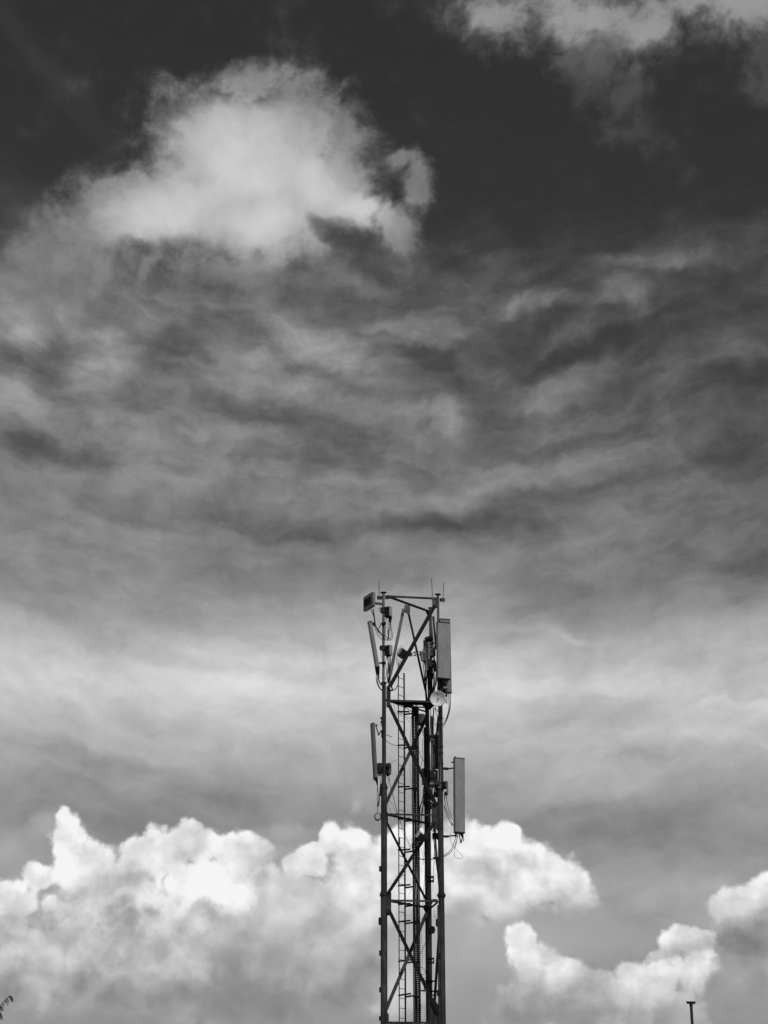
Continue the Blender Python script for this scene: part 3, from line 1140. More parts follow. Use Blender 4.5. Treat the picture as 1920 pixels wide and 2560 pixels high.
# upper left panel antenna, leaning out
t, A, Bq = panel('narrow grey panel antenna leaning outward on the upper left side', 'panel_antenna', 'antenna',
                 (943.2, 1669, YL - .05), (923.8, 1553.5, YL - .25), .175, .10, -72, PAINT, .03, group='panel antennas on the tower')
bm = nb()
tube(bm, [A - Vector((0, 0, .0)), A - Vector((-.012, 0, .16)), A - Vector((-.02, 0, .22))], [.070, .055, .035], 8)
obj('cable_boot', bm, BLACK, t, smooth_angle=40)
bm = nb()
bar(bm, (930, 1556.5, YL - .1), (937, 1561, YL - .05), 4, 4)
bar(bm, (933, 1561, YL - .1), (937, 1566, YL - .05), 3, 4)
obj('hinge', bm, STEEL_D, t)
bm = nb()
bar(bm, (947, 1571.5, YL - .05), (953, 1557.5, YL - .02), 2.6, 2.4)
obj('tilt_arm', bm, STEEL_L, t)
bm = nb()
bar(bm, (954, 1560.5, YL - .06), (963.5, 1558.5, YL - .06), 4.2, 14)
obj('clamp', bm, STEEL_D, t)
bm = nb()
bar(bm, (947, 1658.5, YL - .05), (955, 1656.5, YL - .05), 4, 4)
obj('clamp', bm, STEEL_L, t)
bm = nb()
bar(bm, (954, 1657.5, YL - .06), (964, 1657.8, YL - .06), 3.2, 14)
obj('clamp', bm, STEEL_D, t)
for p in ([(941.5, 1684, YL), (940.5, 1697, YL), (944, 1712, YL), (950, 1722, YL - .02), (958, 1729, YL - .06)],
          [(945, 1685, YL), (943, 1700, YL), (946, 1712, YL), (951, 1721, YL - .02), (957, 1727, YL - .06)],
          [(947, 1685, YL), (947.5, 1699, YL), (952, 1709, YL - .02), (960, 1718, YL - .08)],
          [(945.5, 1685, YL), (946, 1701, YL), (951, 1711, YL - .02), (959, 1716, YL - .08)]):
    wire(t, p, 1.9)
wire(t, [(947, 1690, YL), (951, 1694, YL), (957, 1700, YL - .06)], .7, RUBBER_G)

# lower left panel antenna
t, A, Bq = panel('dark narrow panel antenna hung on the lower left side of the tower', 'panel_antenna', 'antenna',
                 (938.7, 1947, YL - .1), (931.2, 1808.5, YL - .1), .155, .09, -62, PAINT_D, .03, group='panel antennas on the tower')
bm = nb()
bar(bm, (938, 1812, YL - .08), (944, 1813, YL - .08), 3, 4)
bar(bm, (939.5, 1813, YL - .06), (946.8, 1839, YL - .06), 3.4, 2.5)
bar(bm, (946, 1839, YL - .03), (952.5, 1826.5, YL - .03), 3.2, 2.5)
obj('tilt_arm', bm, STEEL_L, t)
lug(953, 1825, 958.5, 1842.5, YL - .09, .1, BLACK, t)
bm = nb()
bar(bm, (945, 1939, YL - .08), (957, 1936, YL - .08), 3.6, 4)
obj('clamp', bm, STEEL_L, t)
for p in ([(941.5, 1948, YL - .05), (943, 1957, YL - .05), (944, 1970, YL - .05), (946, 1984, YL - .06), (946.5, 1998, YL - .08), (945, 2014, YL - .08)],
          [(942.5, 1948, YL - .05), (943.5, 1958, YL - .05), (942.8, 1985, YL - .05), (943.5, 2016, YL - .05), (943.6, 2032, YL - .05)]):
    wire(t, p, 1.4)
bm = nb()
tube(bm, [P(940.5, 1947, YL - .08), P(943, 1958, YL - .08), P(943.6, 1966, YL - .08)], [.045, .025, .008], 6)
obj('cable_boot', bm, BLACK, t)
t = thing('cable_loop', 'thick black cable loop hanging beside the left leg under the panel antenna', 'cable', P(948, 1984, YL - .1))
wire(t, [(950, 1966, YL - .1), (949.5, 1976, YL - .1), (948, 1992, YL - .1), (945, 2010, YL - .1), (943.5, 2015, YL - .1), (946, 2016, YL - .1), (948, 2005, YL - .1), (948.5, 1990, YL - .1), (952, 1975, YL - .1)], 2.0)
wire(t, [(953, 1960, YL - .1), (951, 1975, YL - .1), (951.5, 1990, YL - .1)], 5)
t = thing('cable_coil', 'round coil of spare black cable hanging at the left leg', 'cable coil', P(944.3, 2042, YL - .09))
bm = nb()
cc = P(944.6, 2042.3, YL - .1)
for rr, dx, dz in ((.105, 0, 0), (.098, .008, .006), (.09, -.002, .018)):
    pts = [cc + Vector((dx + rr * .88 * math.cos(a), .01 * math.sin(a * 3), dz + rr * math.sin(a))) for a in [2 * PI * k / 24 for k in range(25)]]
    tube(bm, pts, .0085, 5, cap=False)
obj('coil', bm, RUBBER, t, smooth_angle=50)

# upper right pair
G = 'panel antennas on the tower'
t, A, Bq = panel('large grey panel antenna at the upper right, in front of another panel', 'panel_antenna', 'antenna',
                 (1108.8, 1698.5, YR - .42), (1107.2, 1557, YR - .42), .375, .15, 22, PAINT, .015, group=G, ncon=6)
for k, (x, e) in enumerate(((1096, (1093, 1724)), (1100, (1099, 1722)), (1104, (1101, 1728)), (1112, (1112, 1716)), (1117, (1113, 1722)), (1120, (1116, 1715)), (1093, (1088, 1718)), (1098, (1095, 1733)))):
    wire(t, [(x, 1697, YR - .3), ((x + e[0]) / 2 + random.uniform(-1, 1), 1709, YR - .28), (e[0], e[1], YR - .22)], 1.9)
for k in range(4):
    wire(t, [(1098 + 2.2 * k, 1699, YR - .34), (1099 + k * 2.0, 1707, YR - .3)], 2.6, BLACK)
t, A, Bq = panel('panel antenna mostly hidden behind the large upper right one', 'panel_antenna', 'antenna',
                 (1115.7, 1733, YR - .05), (1111.8, 1548, YR - .05), .30, .12, 14, PAINT_M, .012, group=G, ncon=3)
for p, w in (([(1121, 1734, YR - .05), (1122, 1752, YR - .03), (1122, 1772, YR), (1116, 1795, YR), (1109, 1809, YR)], 1.7),
             ([(1125.5, 1736, YR - .05), (1126, 1755, YR - .03), (1124.5, 1775, YR), (1118, 1797, YR), (1109, 1815, YR)], 1.7),
             ([(1124.5, 1736, YR - .05), (1125, 1755, YR - .03), (1123, 1776, YR), (1116, 1799, YR), (1108.5, 1818, YR)], 1.3),
             ([(1118, 1725, YR - .05), (1117.5, 1740, YR - .03), (1117, 1760, YR)], 2.4)):
    wire(t, p, w, RUBBER if w > 1.5 else RUBBER_G)

# lower right panel
panel_lr, A, Bq = panel('tall pale grey panel antenna standing off the lower right side', 'panel_antenna', 'antenna',
                 (1148.2, 2083, YR - .1), (1147.4, 1895.5, YR - .1), .302, .14, 24, PAINT, .012, group=G, ncon=5)
t = panel_lr
lug(1136, 1890.5, 1139.5, 1897, YR - .1, .05, STEEL_D, t, 'knob')
bm = nb()
bar(bm, (1128.5, 1907, YR), (1134, 1904, YR), 3, 3)
obj('hinge', bm, STEEL_D, t)
for p, q, w, m in (((1107, 1921.3, YR - .02), (1121, 1922.3, YR - .02), 6, STEEL_D), ((1119, 1922, YR - .04), (1134, 1920.3, YR - .04), 3, STEEL_D),
                   ((1108, 2091, YR - .02), (1122, 2091.3, YR - .02), 5.4, STEEL_D), ((1120, 2090.5, YR - .04), (1140, 2088.6, YR - .04), 3, STEEL_D)):
    bm = nb()
    bar(bm, p, q, w, 4)
    obj('support_arm', bm, m, t)
for x, y, x2, y2, w in ((1138.5, 2082, 1139, 2093, 4), (1142, 2082, 1142.5, 2092, 2.6), (1146, 2082, 1152, 2106, 2.8), (1158, 2082, 1153, 2106, 2.8), (1152, 2082, 1152, 2090, 3), (1157, 2082, 1158.5, 2103, 2), (1155, 2082, 1154, 2092, 3)):
    wire(t, [(x, y, YR - .12), ((x + x2) / 2 + .3, (y + y2) / 2, YR - .12), (x2, y2, YR - .12)], w, BLACK)
lug(1150, 2103, 1154.5, 2107.5, YR - .14, .05, BLACK, t, 'connector', 1)
for p, w, m in (([(1139.5, 2090, YR - .1), (1136, 2105, YR - .08), (1128, 2122, YR - .04), (1118, 2133, YR), (1109, 2138.5, YR)], 1.7, RUBBER_G),
                ([(1144, 2088, YR - .1), (1140, 2107, YR - .08), (1131, 2125, YR - .04), (1120, 2136, YR), (1109, 2142, YR)], 1.9, RUBBER_G),
                ([(1111, 1990, YR), (1113, 2010, YR), (1121, 2036, YR), (1133, 2062, YR)], 1.3, RUBBER),
                ([(1110, 2012, YR), (1117, 2036, YR), (1126, 2056, YR), (1133, 2066, YR)], 1.3, RUBBER),
                ([(1110, 2016, YR), (1115, 2032, YR), (1124, 2052, YR), (1132, 2062, YR)], 1.3, RUBBER),
                ([(1116, 1985, YR), (1117, 2004, YR), (1124, 2030, YR), (1133, 2052, YR)], 1.3, RUBBER)):
    wire(t, p, w, m)
t = thing('hanging_wire', 'thin wire hanging in an open loop under the lower right panel antenna', 'wire', P(1128, 2062, YR - .06))
wire(t, [(1128, 2056, YR - .06), (1128.5, 2070, YR - .06), (1126, 2092, YR - .06), (1129, 2108, YR - .06), (1139, 2122, YR - .06), (1152, 2134, YR - .06), (1156.8, 2141, YR - .06), (1152, 2146, YR - .06),
         (1142, 2145, YR - .06), (1136, 2138, YR - .06), (1137, 2124, YR - .06), (1141, 2108, YR - .06), (1142.5, 2092, YR - .06)], .9, RUBBER_G, 'wire', seg=8)

bm = nb()
c = P(1143.3, 1957, YR - .19)
tube(bm, [c, c + Vector((0, .04, 0))], .018, 10)
obj('vent_plug', bm, PAINT_D, panel_lr)

# ------------------------------------------------------------------ microwave dish
dc = P(1094.9, 1746.5, YR - .45)
t = thing('microwave_dish', 'round white dish antenna at the right end of the platform', 'dish antenna', dc)
dax = (RZ(-6) @ RX(3) @ Vector((0, -1, 0))).normalized()
Rd = m_of(18.9, dc)
x, y, z = fr(dax)
bm = nb()
rings = []
prof = [(0.0, -.105), (.2, -.10), (.45, -.082), (.7, -.050), (.88, -.018), (.95, -.002), (1.0, .004), (1.01, -.004), (1.0, -.02), (.9, -.04), (.7, -.075), (.45, -.105), (.2, -.125), (.0, -.13)]
for r, h in prof:
    c = dc + z * h
    if r == 0:
        rings.append([bm.verts.new(c)])
    else:
        rings.append([bm.verts.new(c + (x * math.cos(2 * PI * k / 32) + y * math.sin(2 * PI * k / 32)) * r * Rd) for k in range(32)])
for a, b in zip(rings, rings[1:]):
    for k in range(32):
        j = (k + 1) % 32
        if len(a) == 1:
            bm.faces.new((a[0], b[j], b[k]))
        elif len(b) == 1:
            bm.faces.new((a[k], a[j], b[0]))
        else:
            bm.faces.new((a[k], a[j], b[j], b[k]))
obj('reflector', bm, WHITE, t, smooth_angle=40)
bm = nb()
pts = [dc + z * .004 + (x * math.cos(2 * PI * k / 36) + y * math.sin(2 * PI * k / 36)) * Rd * 1.0 for k in range(37)]
tube(bm, pts, .009, 6, cap=False)
obj('rim', bm, WHITE, t, smooth_angle=60)
bm = nb()
tube(bm, [dc - z * .012, dc - z * .14, dc - z * .17], [Rd * 1.012, Rd * .95, Rd * .5], 32, cap=False)
obj('shroud', bm, CAST, t, smooth_angle=50)
bm = nb()
tube(bm, [dc - z * .10, dc - z * .02], .014, 8)
tube(bm, [dc - z * .03, dc - z * .012], .024, 12)
obj('feed', bm, CAST, t)
bm = nb()
cb = dc + Vector((-.02, 0, .135)) - z * .055
tube(bm, [cb - z * .01, cb + z * .008], .016, 8)
obj('drain_plug', bm, BLACK, t)
bm = nb()
box(bm, dc - z * .2, (.16, .16, .18))
tube(bm, [dc - z * .12, dc - z * .45], .05, 10)
obj('mount', bm, CAST, t)
lug(1110, 1749, 1115, 1755, YR - .4, .06, PAINT_M, t, 'bracket')
wire(t, [(1087, 1763, YR - .2), (1090, 1773, YR - .1), (1097, 1780, YR)], 1.8)

# a second, smaller dish seen through the tower
dc = P(1052, 1800, YB + .6)
t = thing('drum_antenna', 'grey drum-shaped antenna behind the tower under the platform', 'dish antenna', dc)
bm = nb()
dx2 = (RZ(35) @ Vector((0, 1, 0)))
tube(bm, [dc - dx2 * .11, dc, dc + dx2 * .08, dc + dx2 * .13], [.17, .19, .15, .07], 24)
obj('shroud', bm, PAINT_M, t, smooth_angle=40)
bm = nb()
bar(bm, (1040, 1812, YB + .4), (1068, 1806, YB), 4, 4)
obj('bracket', bm, STEEL_D, t)

# ------------------------------------------------------------------ radio units
def radio(label, px, py, Y, w, h, d, yaw=0, roll=0, side=1, wires=(), fins=True, m=CAST, cov=COVER, clampx=None, handle=False, cover_t=.035):
    c = P(px, py, Y)
    t = thing('radio_unit', label, 'radio unit', c, 'remote radio units on the tower')
    Rr = RY(roll) @ RZ(-yaw)
    bm = nb()
    box(bm, c, (w, d, h), Rr)
    obj('body', bm, m, t)
    bm = nb()
    box(bm, c + Rr @ Vector((side * (w / 2 + cover_t / 2 - .002), 0, .01)), (cover_t, d * .94, h * .94), Rr)
    obj('cover', bm, cov, t)
    if fins:
        bm = nb()
        nf = 7
        for k in range(nf):
            u = (k / (nf - 1) - .5) * w * .86
            box(bm, c + Rr @ Vector((u, -d / 2 - .012, 0)), (.006, .026, h * .9), Rr)
        obj('cooling_fins', bm, m, t)
    bm = nb()
    box(bm, c + Rr @ Vector((0, -.01, h / 2 - h * .12)), (w * 1.02, d * 1.28, h * .2), Rr)
    obj('mounting_band', bm, m, t)
    for k in range(4):
        u = (k / 3 - .5) * w * .7
        bm = nb()
        q = c + Rr @ Vector((u, -.01, -h / 2))
        tube(bm, [q, q - Rr @ Vector((0, 0, .04))], .014, 7)
        obj('connector', bm, BLACK, t)
    if handle:
        bm = nb()
        hx = side * (w / 2 + .05)
        tube(bm, [c + Rr @ Vector((side * w / 2, 0, h * .28)), c + Rr @ Vector((hx, 0, h * .28)), c + Rr @ Vector((hx, 0, -h * .12)), c + Rr @ Vector((side * w / 2, 0, -h * .12))], .006, 5)
        obj('handle', bm, RUBBER_G, t)
    for p, wd in wires:
        wire(t, p, wd)
    return t


y = YL + .02
t = radio('uppermost radio unit, on the left pole just below the flat square antenna', 970, 1530.5, y + .05, .155, .30, .13, 28, 0, 1,
          [([(965, 1547, y), (964, 1560, y), (963, 1580, y), (963, 1592, y)], 1.6),
           ([(972, 1547, y), (971, 1565, y), (969, 1582, y), (972, 1594, y), (968, 1601, y)], 1.5),
           ([(975, 1546, y), (976, 1560, y), (973, 1575, y), (972, 1590, y), (969, 1600, y)], 1.5),
           ([(978, 1545, y), (977, 1562, y), (980, 1580, y), (981, 1592, y), (977, 1600, y), (966, 1600, y)], 1.5),
           ([(976, 1568, y), (971, 1577, y), (971, 1590, y), (966, 1600, y), (960, 1599, y)], 1.6),
           ([(977.5, 1545, y), (974, 1556, y), (976, 1572, y), (978, 1590, y), (974, 1599, y)], 1.3)], clampx=1)
lug(950.5, 1518, 962, 1530, YL - .09, .12, CAST, t)
for yy in (1520.7, 1526.7):
    wire(t, [(945, yy, YL - .03), (951, yy + .2, YL - .03)], 1.1, STEEL_D, 'bolt')
bm = nb()
tube(bm, [P(976, 1543, y), P(975, 1557, y)], [.055, .022], 8)
obj('cable_boot', bm, BLACK, t)
t = radio('radio unit clamped halfway up the left pole, beside the leaning panel antenna', 970.5, 1627, y + .05, .15, .30, .13, 28, 0, 1,
          [([(966, 1643, y), (964, 1660, y), (966, 1680, y), (963, 1700, y)], 1.6),
           ([(970, 1643, y), (970, 1665, y), (968, 1690, y), (970, 1708, y)], 2.4),
           ([(974, 1642, y), (974.5, 1660, y), (972, 1685, y), (974, 1705, y), (980, 1718, y), (982, 1724, y - .02), (977, 1726, y - .04)], 2.2),
           ([(977, 1641, y), (976, 1660, y), (974, 1680, y), (971, 1700, y)], 1.6),
           ([(968, 1643, y), (972, 1662, y), (971, 1682, y), (974, 1694, y), (971, 1712, y)], 1.8)])
lug(948.3, 1613, 964, 1624, YL - .09, .12, CAST, t, rnd=1)
wire(t, [(953, 1624, YL - .06), (952.5, 1636, YL - .06), (953.5, 1644, YL - .06)], 1.1)
yt = YL - .02
t = radio('tilted radio unit fixed to the long diagonal brace in the top bay', 1006.5, 1634, yt, .185, .24, .13, -20, 32, -1,
          [([(993, 1644, yt), (992, 1655, yt), (995, 1665, yt), (991, 1680, yt), (984, 1696, yt)], 1.4),
           ([(998, 1648, yt), (996, 1658, yt), (997, 1668, yt), (990, 1684, yt)], 1.4),
           ([(1003, 1651, yt), (998, 1660, yt), (996, 1672, yt), (991, 1686, yt)], 1.6),
           ([(992, 1645, yt), (986, 1655, yt), (984, 1668, yt), (980, 1690, yt)], .7),
           ([(999, 1620, yt), (994, 1625, yt), (993, 1634, yt), (991, 1644, yt)], .9),
           ([(1010, 1616, yt), (1004, 1614, yt), (999, 1619, yt), (997, 1626, yt)], .9)], cov=PAINT)
bm = nb()
bar(bm, (1016, 1630, yt), (1029, 1638, yt + .05), 9, 6)
obj('clamp', bm, CAST, t)
wire(t, [(1026, 1636, yt + .1), (1036, 1630.5, yt + .5), (1050, 1629, yt + .9)], 1.7, STEEL_D, 'tie_rod')
wire(t, [(1026, 1640, yt + .1), (1037, 1638.5, yt + .5), (1050, 1636, yt + .9)], 1.7, STEEL_D, 'tie_rod')
wire(t, [(1037, 1629, yt + .5), (1038, 1640, yt + .5)], 3, STEEL_D, 'tie_rod')
# cable sagging from the left leg foot of the top bay to the ladder
t = thing('cable_run', 'black cables curving from the left leg to the ladder head', 'cable', P(975, 1727, YL))
wire(t, [(971, 1724, YL - .05), (979, 1727, YL), (989, 1722, YL + .2), (995, 1710, YL + .4), (997, 1690, YL + .5)], 2.2)
wire(t, [(970, 1726, YL - .05), (981, 1727, YL), (992, 1719, YL + .2), (997, 1700, YL + .45)], 1.5)
wire(t, [(972, 1712, YL - .08), (976, 1716, YL - .08), (980, 1722, YL - .05), (976, 1727, YL - .05)], 1.8)

# lower left radio pair
y = YL - .02
t = radio('radio unit on the left leg next to the foot of the lower left panel antenna', 951.5, 1922, y, .11, .30, .14, -25, 0, -1,
          [([(953, 1938, y), (952, 1950, y), (950, 1968, y)], 1.4), ([(956, 1938, y), (954.5, 1955, y), (953, 1966, y)], 1.3)], cov=CAST)
bm = nb()
cc = P(950.3, 1913, YL - .12)
tube(bm, [cc, cc + Vector((0, .12, 0))], .07, 14)
obj('round_clamp', bm, CAST, t, smooth_angle=40)
t = radio('radio unit with a wire handle, inside the left leg at mid height', 970, 1923, y + .1, .09, .31, .12, 20, 0, 1,
          [([(969, 1940, y), (973, 1955, y), (979, 1975, y), (990, 2020, y + .2), (993, 2034, y + .3)], 1.4),
           ([(974, 1940, y), (973.5, 1952, y), (971, 1958, y)], 1.0),
           ([(968, 1913, y), (978, 1905, y + .2), (993, 1899, y + .5)], .9)], cov=PAINT_D, handle=True)
bm = nb()
cc = P(971.5, 1912, YL - .08)
tube(bm, [cc, cc + Vector((0, .14, 0))], .06, 14)
obj('round_clamp', bm, CAST, t, smooth_angle=40)
# small parts on the left leg above
t = thing('small_bracket', 'small insulator bracket on the left leg above the lower left panel antenna', 'bracket', P(953, 1802, YL))
lug(950.5, 1792, 957, 1796, YL - .05, .06, STEEL, t, 'upper_arm')
lug(952.5, 1795, 957, 1800, YL - .05, .06, STEEL, t, 'upper_arm')
bm = nb()
tube(bm, [P(953, 1802, YL - .05), P(953.5, 1808, YL - .05)], [.015, .03], 8)
obj('insulator', bm, BLACK, t)
lug(951.3, 1810, 957, 1812, YL - .05, .06, STEEL, t, 'lower_arm')
wire(t, [(954, 1812, YL - .04), (955, 1818, YL - .04), (957, 1824, YL - .05)], .9)
t = thing('stub_rod', 'short rod pointing inward from the left leg', 'bracket', P(967, 1837, YL))
wire(t, [(966, 1837, YL), (979, 1842.3, YL + .2)], 1.8, STEEL_D, 'rod')
t = thing('sagging_cable', 'single thin cable sagging from the left leg to the ladder', 'cable', P(966, 1851, YL))
wire(t, [(965, 1851, YL), (976, 1859, YL + .2), (987, 1863.5, YL + .4), (997, 1863.5, YL + .5)], 1.4)

# right leg radio
t = radio('radio unit with pale side plate on the right leg, beside the tall panel antenna', 1111, 1962, YR - .05, .12, .17, .13, 20, 0, 1,
          [([(1110, 1985, YR), (1111, 1996, YR), (1113, 2010, YR)], 1.5), ([(1114, 1985, YR), (1116, 1998, YR), (1119, 2012, YR)], 1.5)], cov=PAINT_D)
lug(1116, 1954, 1121, 1984, YR - .1, .12, PAINT_M, t, 'side_plate')
lug(1111, 1979, 1119, 1987, YR - .08, .1, BLACK, t, 'cable_gland')
bm = nb()
bar(bm, (1087.5, 1956, YR - .12), (1102, 1960, YR - .12), 9, 5)
obj('clamp', bm, STEEL, t)
# lower bay radios
yd = YR - .35
t = radio('tilted radio unit with a pale side, on the brace crossing the cable tray', 1052, 2093, yd, .20, .20, .13, -25, 36, -1,
          [([(1036, 2102, yd), (1031, 2106, yd), (1030, 2118, yd), (1033, 2130, yd + .2)], 1.8),
           ([(1040, 2106, yd), (1035, 2112, yd), (1034, 2124, yd), (1036, 2132, yd + .2)], 1.8),
           ([(1044, 2109, yd), (1039, 2118, yd), (1040, 2128, yd + .2)], 1.8),
           ([(1052, 2079, yd), (1060, 2082, yd), (1063, 2088, yd)], .9),
           ([(1033, 2097, yd), (1029, 2099, yd), (1030, 2104, yd)], .8)], cov=COVER, cover_t=.05)
bm = nb()
bar(bm, (1060, 2085, yd), (1069, 2098, yd + .05), 13, 6)
obj('clamp', bm, CAST, t)
t = radio('dark radio unit between the back leg and the right leg, level with the tilted one', 1088, 2090, YR + .3, .16, .14, .16, 0, 0, 1,
          [([(1084, 2099, YR + .3), (1086, 2115, YR + .3), (1088, 2140, YR + .3), (1093, 2180, YR + .1)], 1.8),
           ([(1088, 2099, YR + .3), (1087, 2120, YR + .3), (1086, 2150, YR + .3), (1083, 2180, YR + .3)], 1.2),
           ([(1083, 2073, YR + .3), (1082, 2080, YR + .3)], 2.2), ([(1088, 2064, YR + .2), (1089, 2084, YR + .3)], 2.6)], cov=CAST)

# dense group at the head of the back leg
yb = YB - .55
t = radio('white-faced radio unit half hidden by the large upper right panel antenna', 1079.5, 1628, yb, .14, .32, .12, -8, 0, 1,
          [([(1075, 1646, yb), (1076, 1665, yb), (1073, 1690, yb), (1076, 1725, yb)], 2),
           ([(1080, 1646, yb), (1081, 1668, yb), (1079, 1695, yb), (1081, 1730, yb)], 2),
           ([(1084, 1646, yb), (1085, 1672, yb), (1086, 1700, yb), (1084, 1735, yb)], 2)], m=COVER, cov=CAST, fins=False)
for yy in (1618, 1627, 1637):
    bm = nb()
    c = P(1078 + (yy % 3), yy, yb - .09)
    box(bm, c, (.035, .01, .03), RY(30))
    obj('latch', bm, BLACK, t)
t = thing('panel_antenna', 'short grey panel antenna behind the white-faced radio unit at the back pole', 'antenna', P(1065, 1655, yb + .2), G)
bm = nb()
bar(bm, (1065.5, 1656, yb + .15), (1065, 1604, yb + .15), 13.5, 11)
obj('radome', bm, PAINT_M, t)
bm = nb()
bar(bm, (1065, 1604.4, yb + .15), (1065, 1602, yb + .15), 14, 11)
obj('end_cap', bm, CAST, t)
t = radio('bare metal radio unit with knobs beside the short grey panel antenna', 1059.5, 1641, yb - .05, .12, .30, .1, -25, -10, -1,
          [([(1057, 1656, yb), (1060, 1680, yb), (1062, 1710, yb), (1066, 1745, yb)], 2.2)], m=PAINT_M, cov=PAINT)
for yy in (1624, 1633, 1643, 1650):
    bm = nb()
    c = P(1057 + (yy - 1624) * .2, yy, yb - .12)
    box(bm, c, (.03, .03, .03), RY(20))
    obj('knob', bm, PAINT_D, t)
lug(1049, 1628, 1056, 1639, yb - .1, .08, CAST, t, rnd=1)
t = radio('small grey box hanging lowest in the group at the back pole', 1073.5, 1657, yb - .12, .13, .25, .09, 15, -4, -1,
          [([(1071, 1670, yb), (1069, 1690, yb), (1071, 1720, yb), (1070, 1748, yb)], 2.2),
           ([(1076, 1669, yb), (1077, 1690, yb), (1075, 1715, yb), (1077, 1745, yb)], 2.2)], m=PAINT_D, cov=PAINT, fins=False)
t = thing('pole_clamp', 'dark two-bolt clamp on the back pole above the radio group', 'bracket', P(1072, 1597, yb))
bm = nb()
bar(bm, (1062.5, 1598.5, yb - .05), (1072, 1594, yb - .05), 6, 12)
bar(bm, (1071, 1594, yb - .05), (1082, 1600, yb - .05), 8, 12)
obj('jaw', bm, CAST, t)
for q in (1595, 1598):
    wire(t, [(1058, q, yb - .05), (1065, q + .6, yb - .05)], .9, STEEL_D, 'bolt')
bm = nb()
bar(bm, (1069, 1608, yb - .12), (1079, 1607, yb - .12), 5, 5)
obj('pivot', bm, PAINT, t)
bm = nb()
bar(bm, (1069, 1600, yb), (1083, 1612, yb), 10, 8)
obj('arm', bm, CAST, t)

# cable bundles down the back leg from the radio group to the platform
t = thing('cable_bundle', 'thick dark bundle of cables dropping from the radio group to the platform', 'cables', P(1072, 1750, yb))
random.seed(11)
for i in range(16):
    x = 1061.5 + i * 1.85
    p = [(x, 1650 + random.uniform(0, 16), yb + random.uniform(-.05, .25)), (x + random.uniform(-3, 3), 1680, yb + .05), (x + random.uniform(-3, 3) , 1705, yb + .1),
         (x * .8 + 1071 * .2 + random.uniform(-2, 2), 1730, yb + .1), (x * .62 + 1072 * .38, 1757, yb + .15)]
    wire(t, p, random.choice((1.9, 2.4, 2.9)))
t = thing('junction_box', 'small dark amplifier box and clamps between the large panel and the round dish', 'equipment box', P(1106, 1722, YR - .2))
lug(1100, 1712, 1114, 1728, YR - .25, .16, CAST, t, 'box')
lug(1109, 1716, 1120, 1721, YR - .32, .08, PAINT_M, t, 'bracket')
lug(1098, 1704, 1111, 1713, YR - .18, .1, CAST, t, 'clamp')
lug(1113, 1722, 1118, 1740, YR - .3, .1, CAST, t, 'filter')
lug(1103, 1698, 1107.5, 1708, YR - .2, .06, PAINT, t, 'bracket')

# ------------------------------------------------------------------ equipment between the back leg and the right leg, middle bay
t = thing('panel_antenna', 'nearly black panel antenna seen from behind, left of the right leg in the middle bay', 'antenna', P(1088, 1922, YR + .35), G)
bm = nb()
bar(bm, (1089, 1922, YR + .35), (1088.5, 1838, YR + .35), 13.5, 10)
obj('radome', bm, CAST, t)
bm = nb()
bar(bm, (1085.5, 1912, YR + .28), (1085.3, 1886, YR + .28), 3, 2)
obj('label_plate', bm, PAINT_D, t)
lug(1077, 1838, 1096, 1842, YR + .25, .1, CAST, t)
lug(1074, 1846.5, 1087, 1852, YR + .22, .1, PAINT_D, t)
lug(1083, 1850, 1086, 1862, YR + .22, .06, PAINT_D, t, 'strap')
t = thing('mast_pipe', 'slim pale pipe standing between the back leg and the dark panel antenna', 'pole', P(1079.5, 2000, YR + .3))
bm = nb()
tube(bm, [P(1079.5, 2002, YR + .3), P(1079.2, 1790, YR + .3)], .028, 10)
obj('pipe', bm, STEEL_L, t, smooth_angle=40)
lug(1075, 1956, 1086, 1961, YR + .22, .1, PAINT, t)
t = thing('panel_antenna', 'rounded grey antenna end peeping out left of the back leg', 'antenna', P(1060, 1960, YB + .1), G)
bm = nb()
extr(bm, rect(m_of(13, P(1060, 1960, YB)), .12, .05, 4), P(1061, 1962, YB + .1), P(1060.5, 1921.5, YB + .1), Vector((1, 0, 0)))
obj('radome', bm, PAINT_M, t, smooth_angle=40)
t = thing('equipment_cluster', 'black filter units and clamps crowded on the back leg in the middle bay', 'equipment box', P(1075, 1930, YB - .3))
for (x0_, y0_, x1_, y1_, yy, m) in ((1066, 1930, 1073, 1946, YB - .25, CAST), (1076, 1926, 1087, 1944, YR + .2, CAST), (1083, 1912, 1089, 1928, YR + .24, CAST), (1065, 1888, 1076, 1932, YB - .15, STEEL_D),
                                    (1068, 1934, 1088, 1968, YB - .35, CAST), (1084, 1980, 1094, 1992, YR + .1, CAST), (1088, 1925, 1095, 1990, YR + .4, CAST), (1064, 1838, 1079, 1846, YB - .2, CAST),
                                    (1065, 1846, 1075, 1892, YB - .12, STEEL_D)):
    lug(x0_, y0_, x1_, y1_, yy, .1, m, t, 'unit')
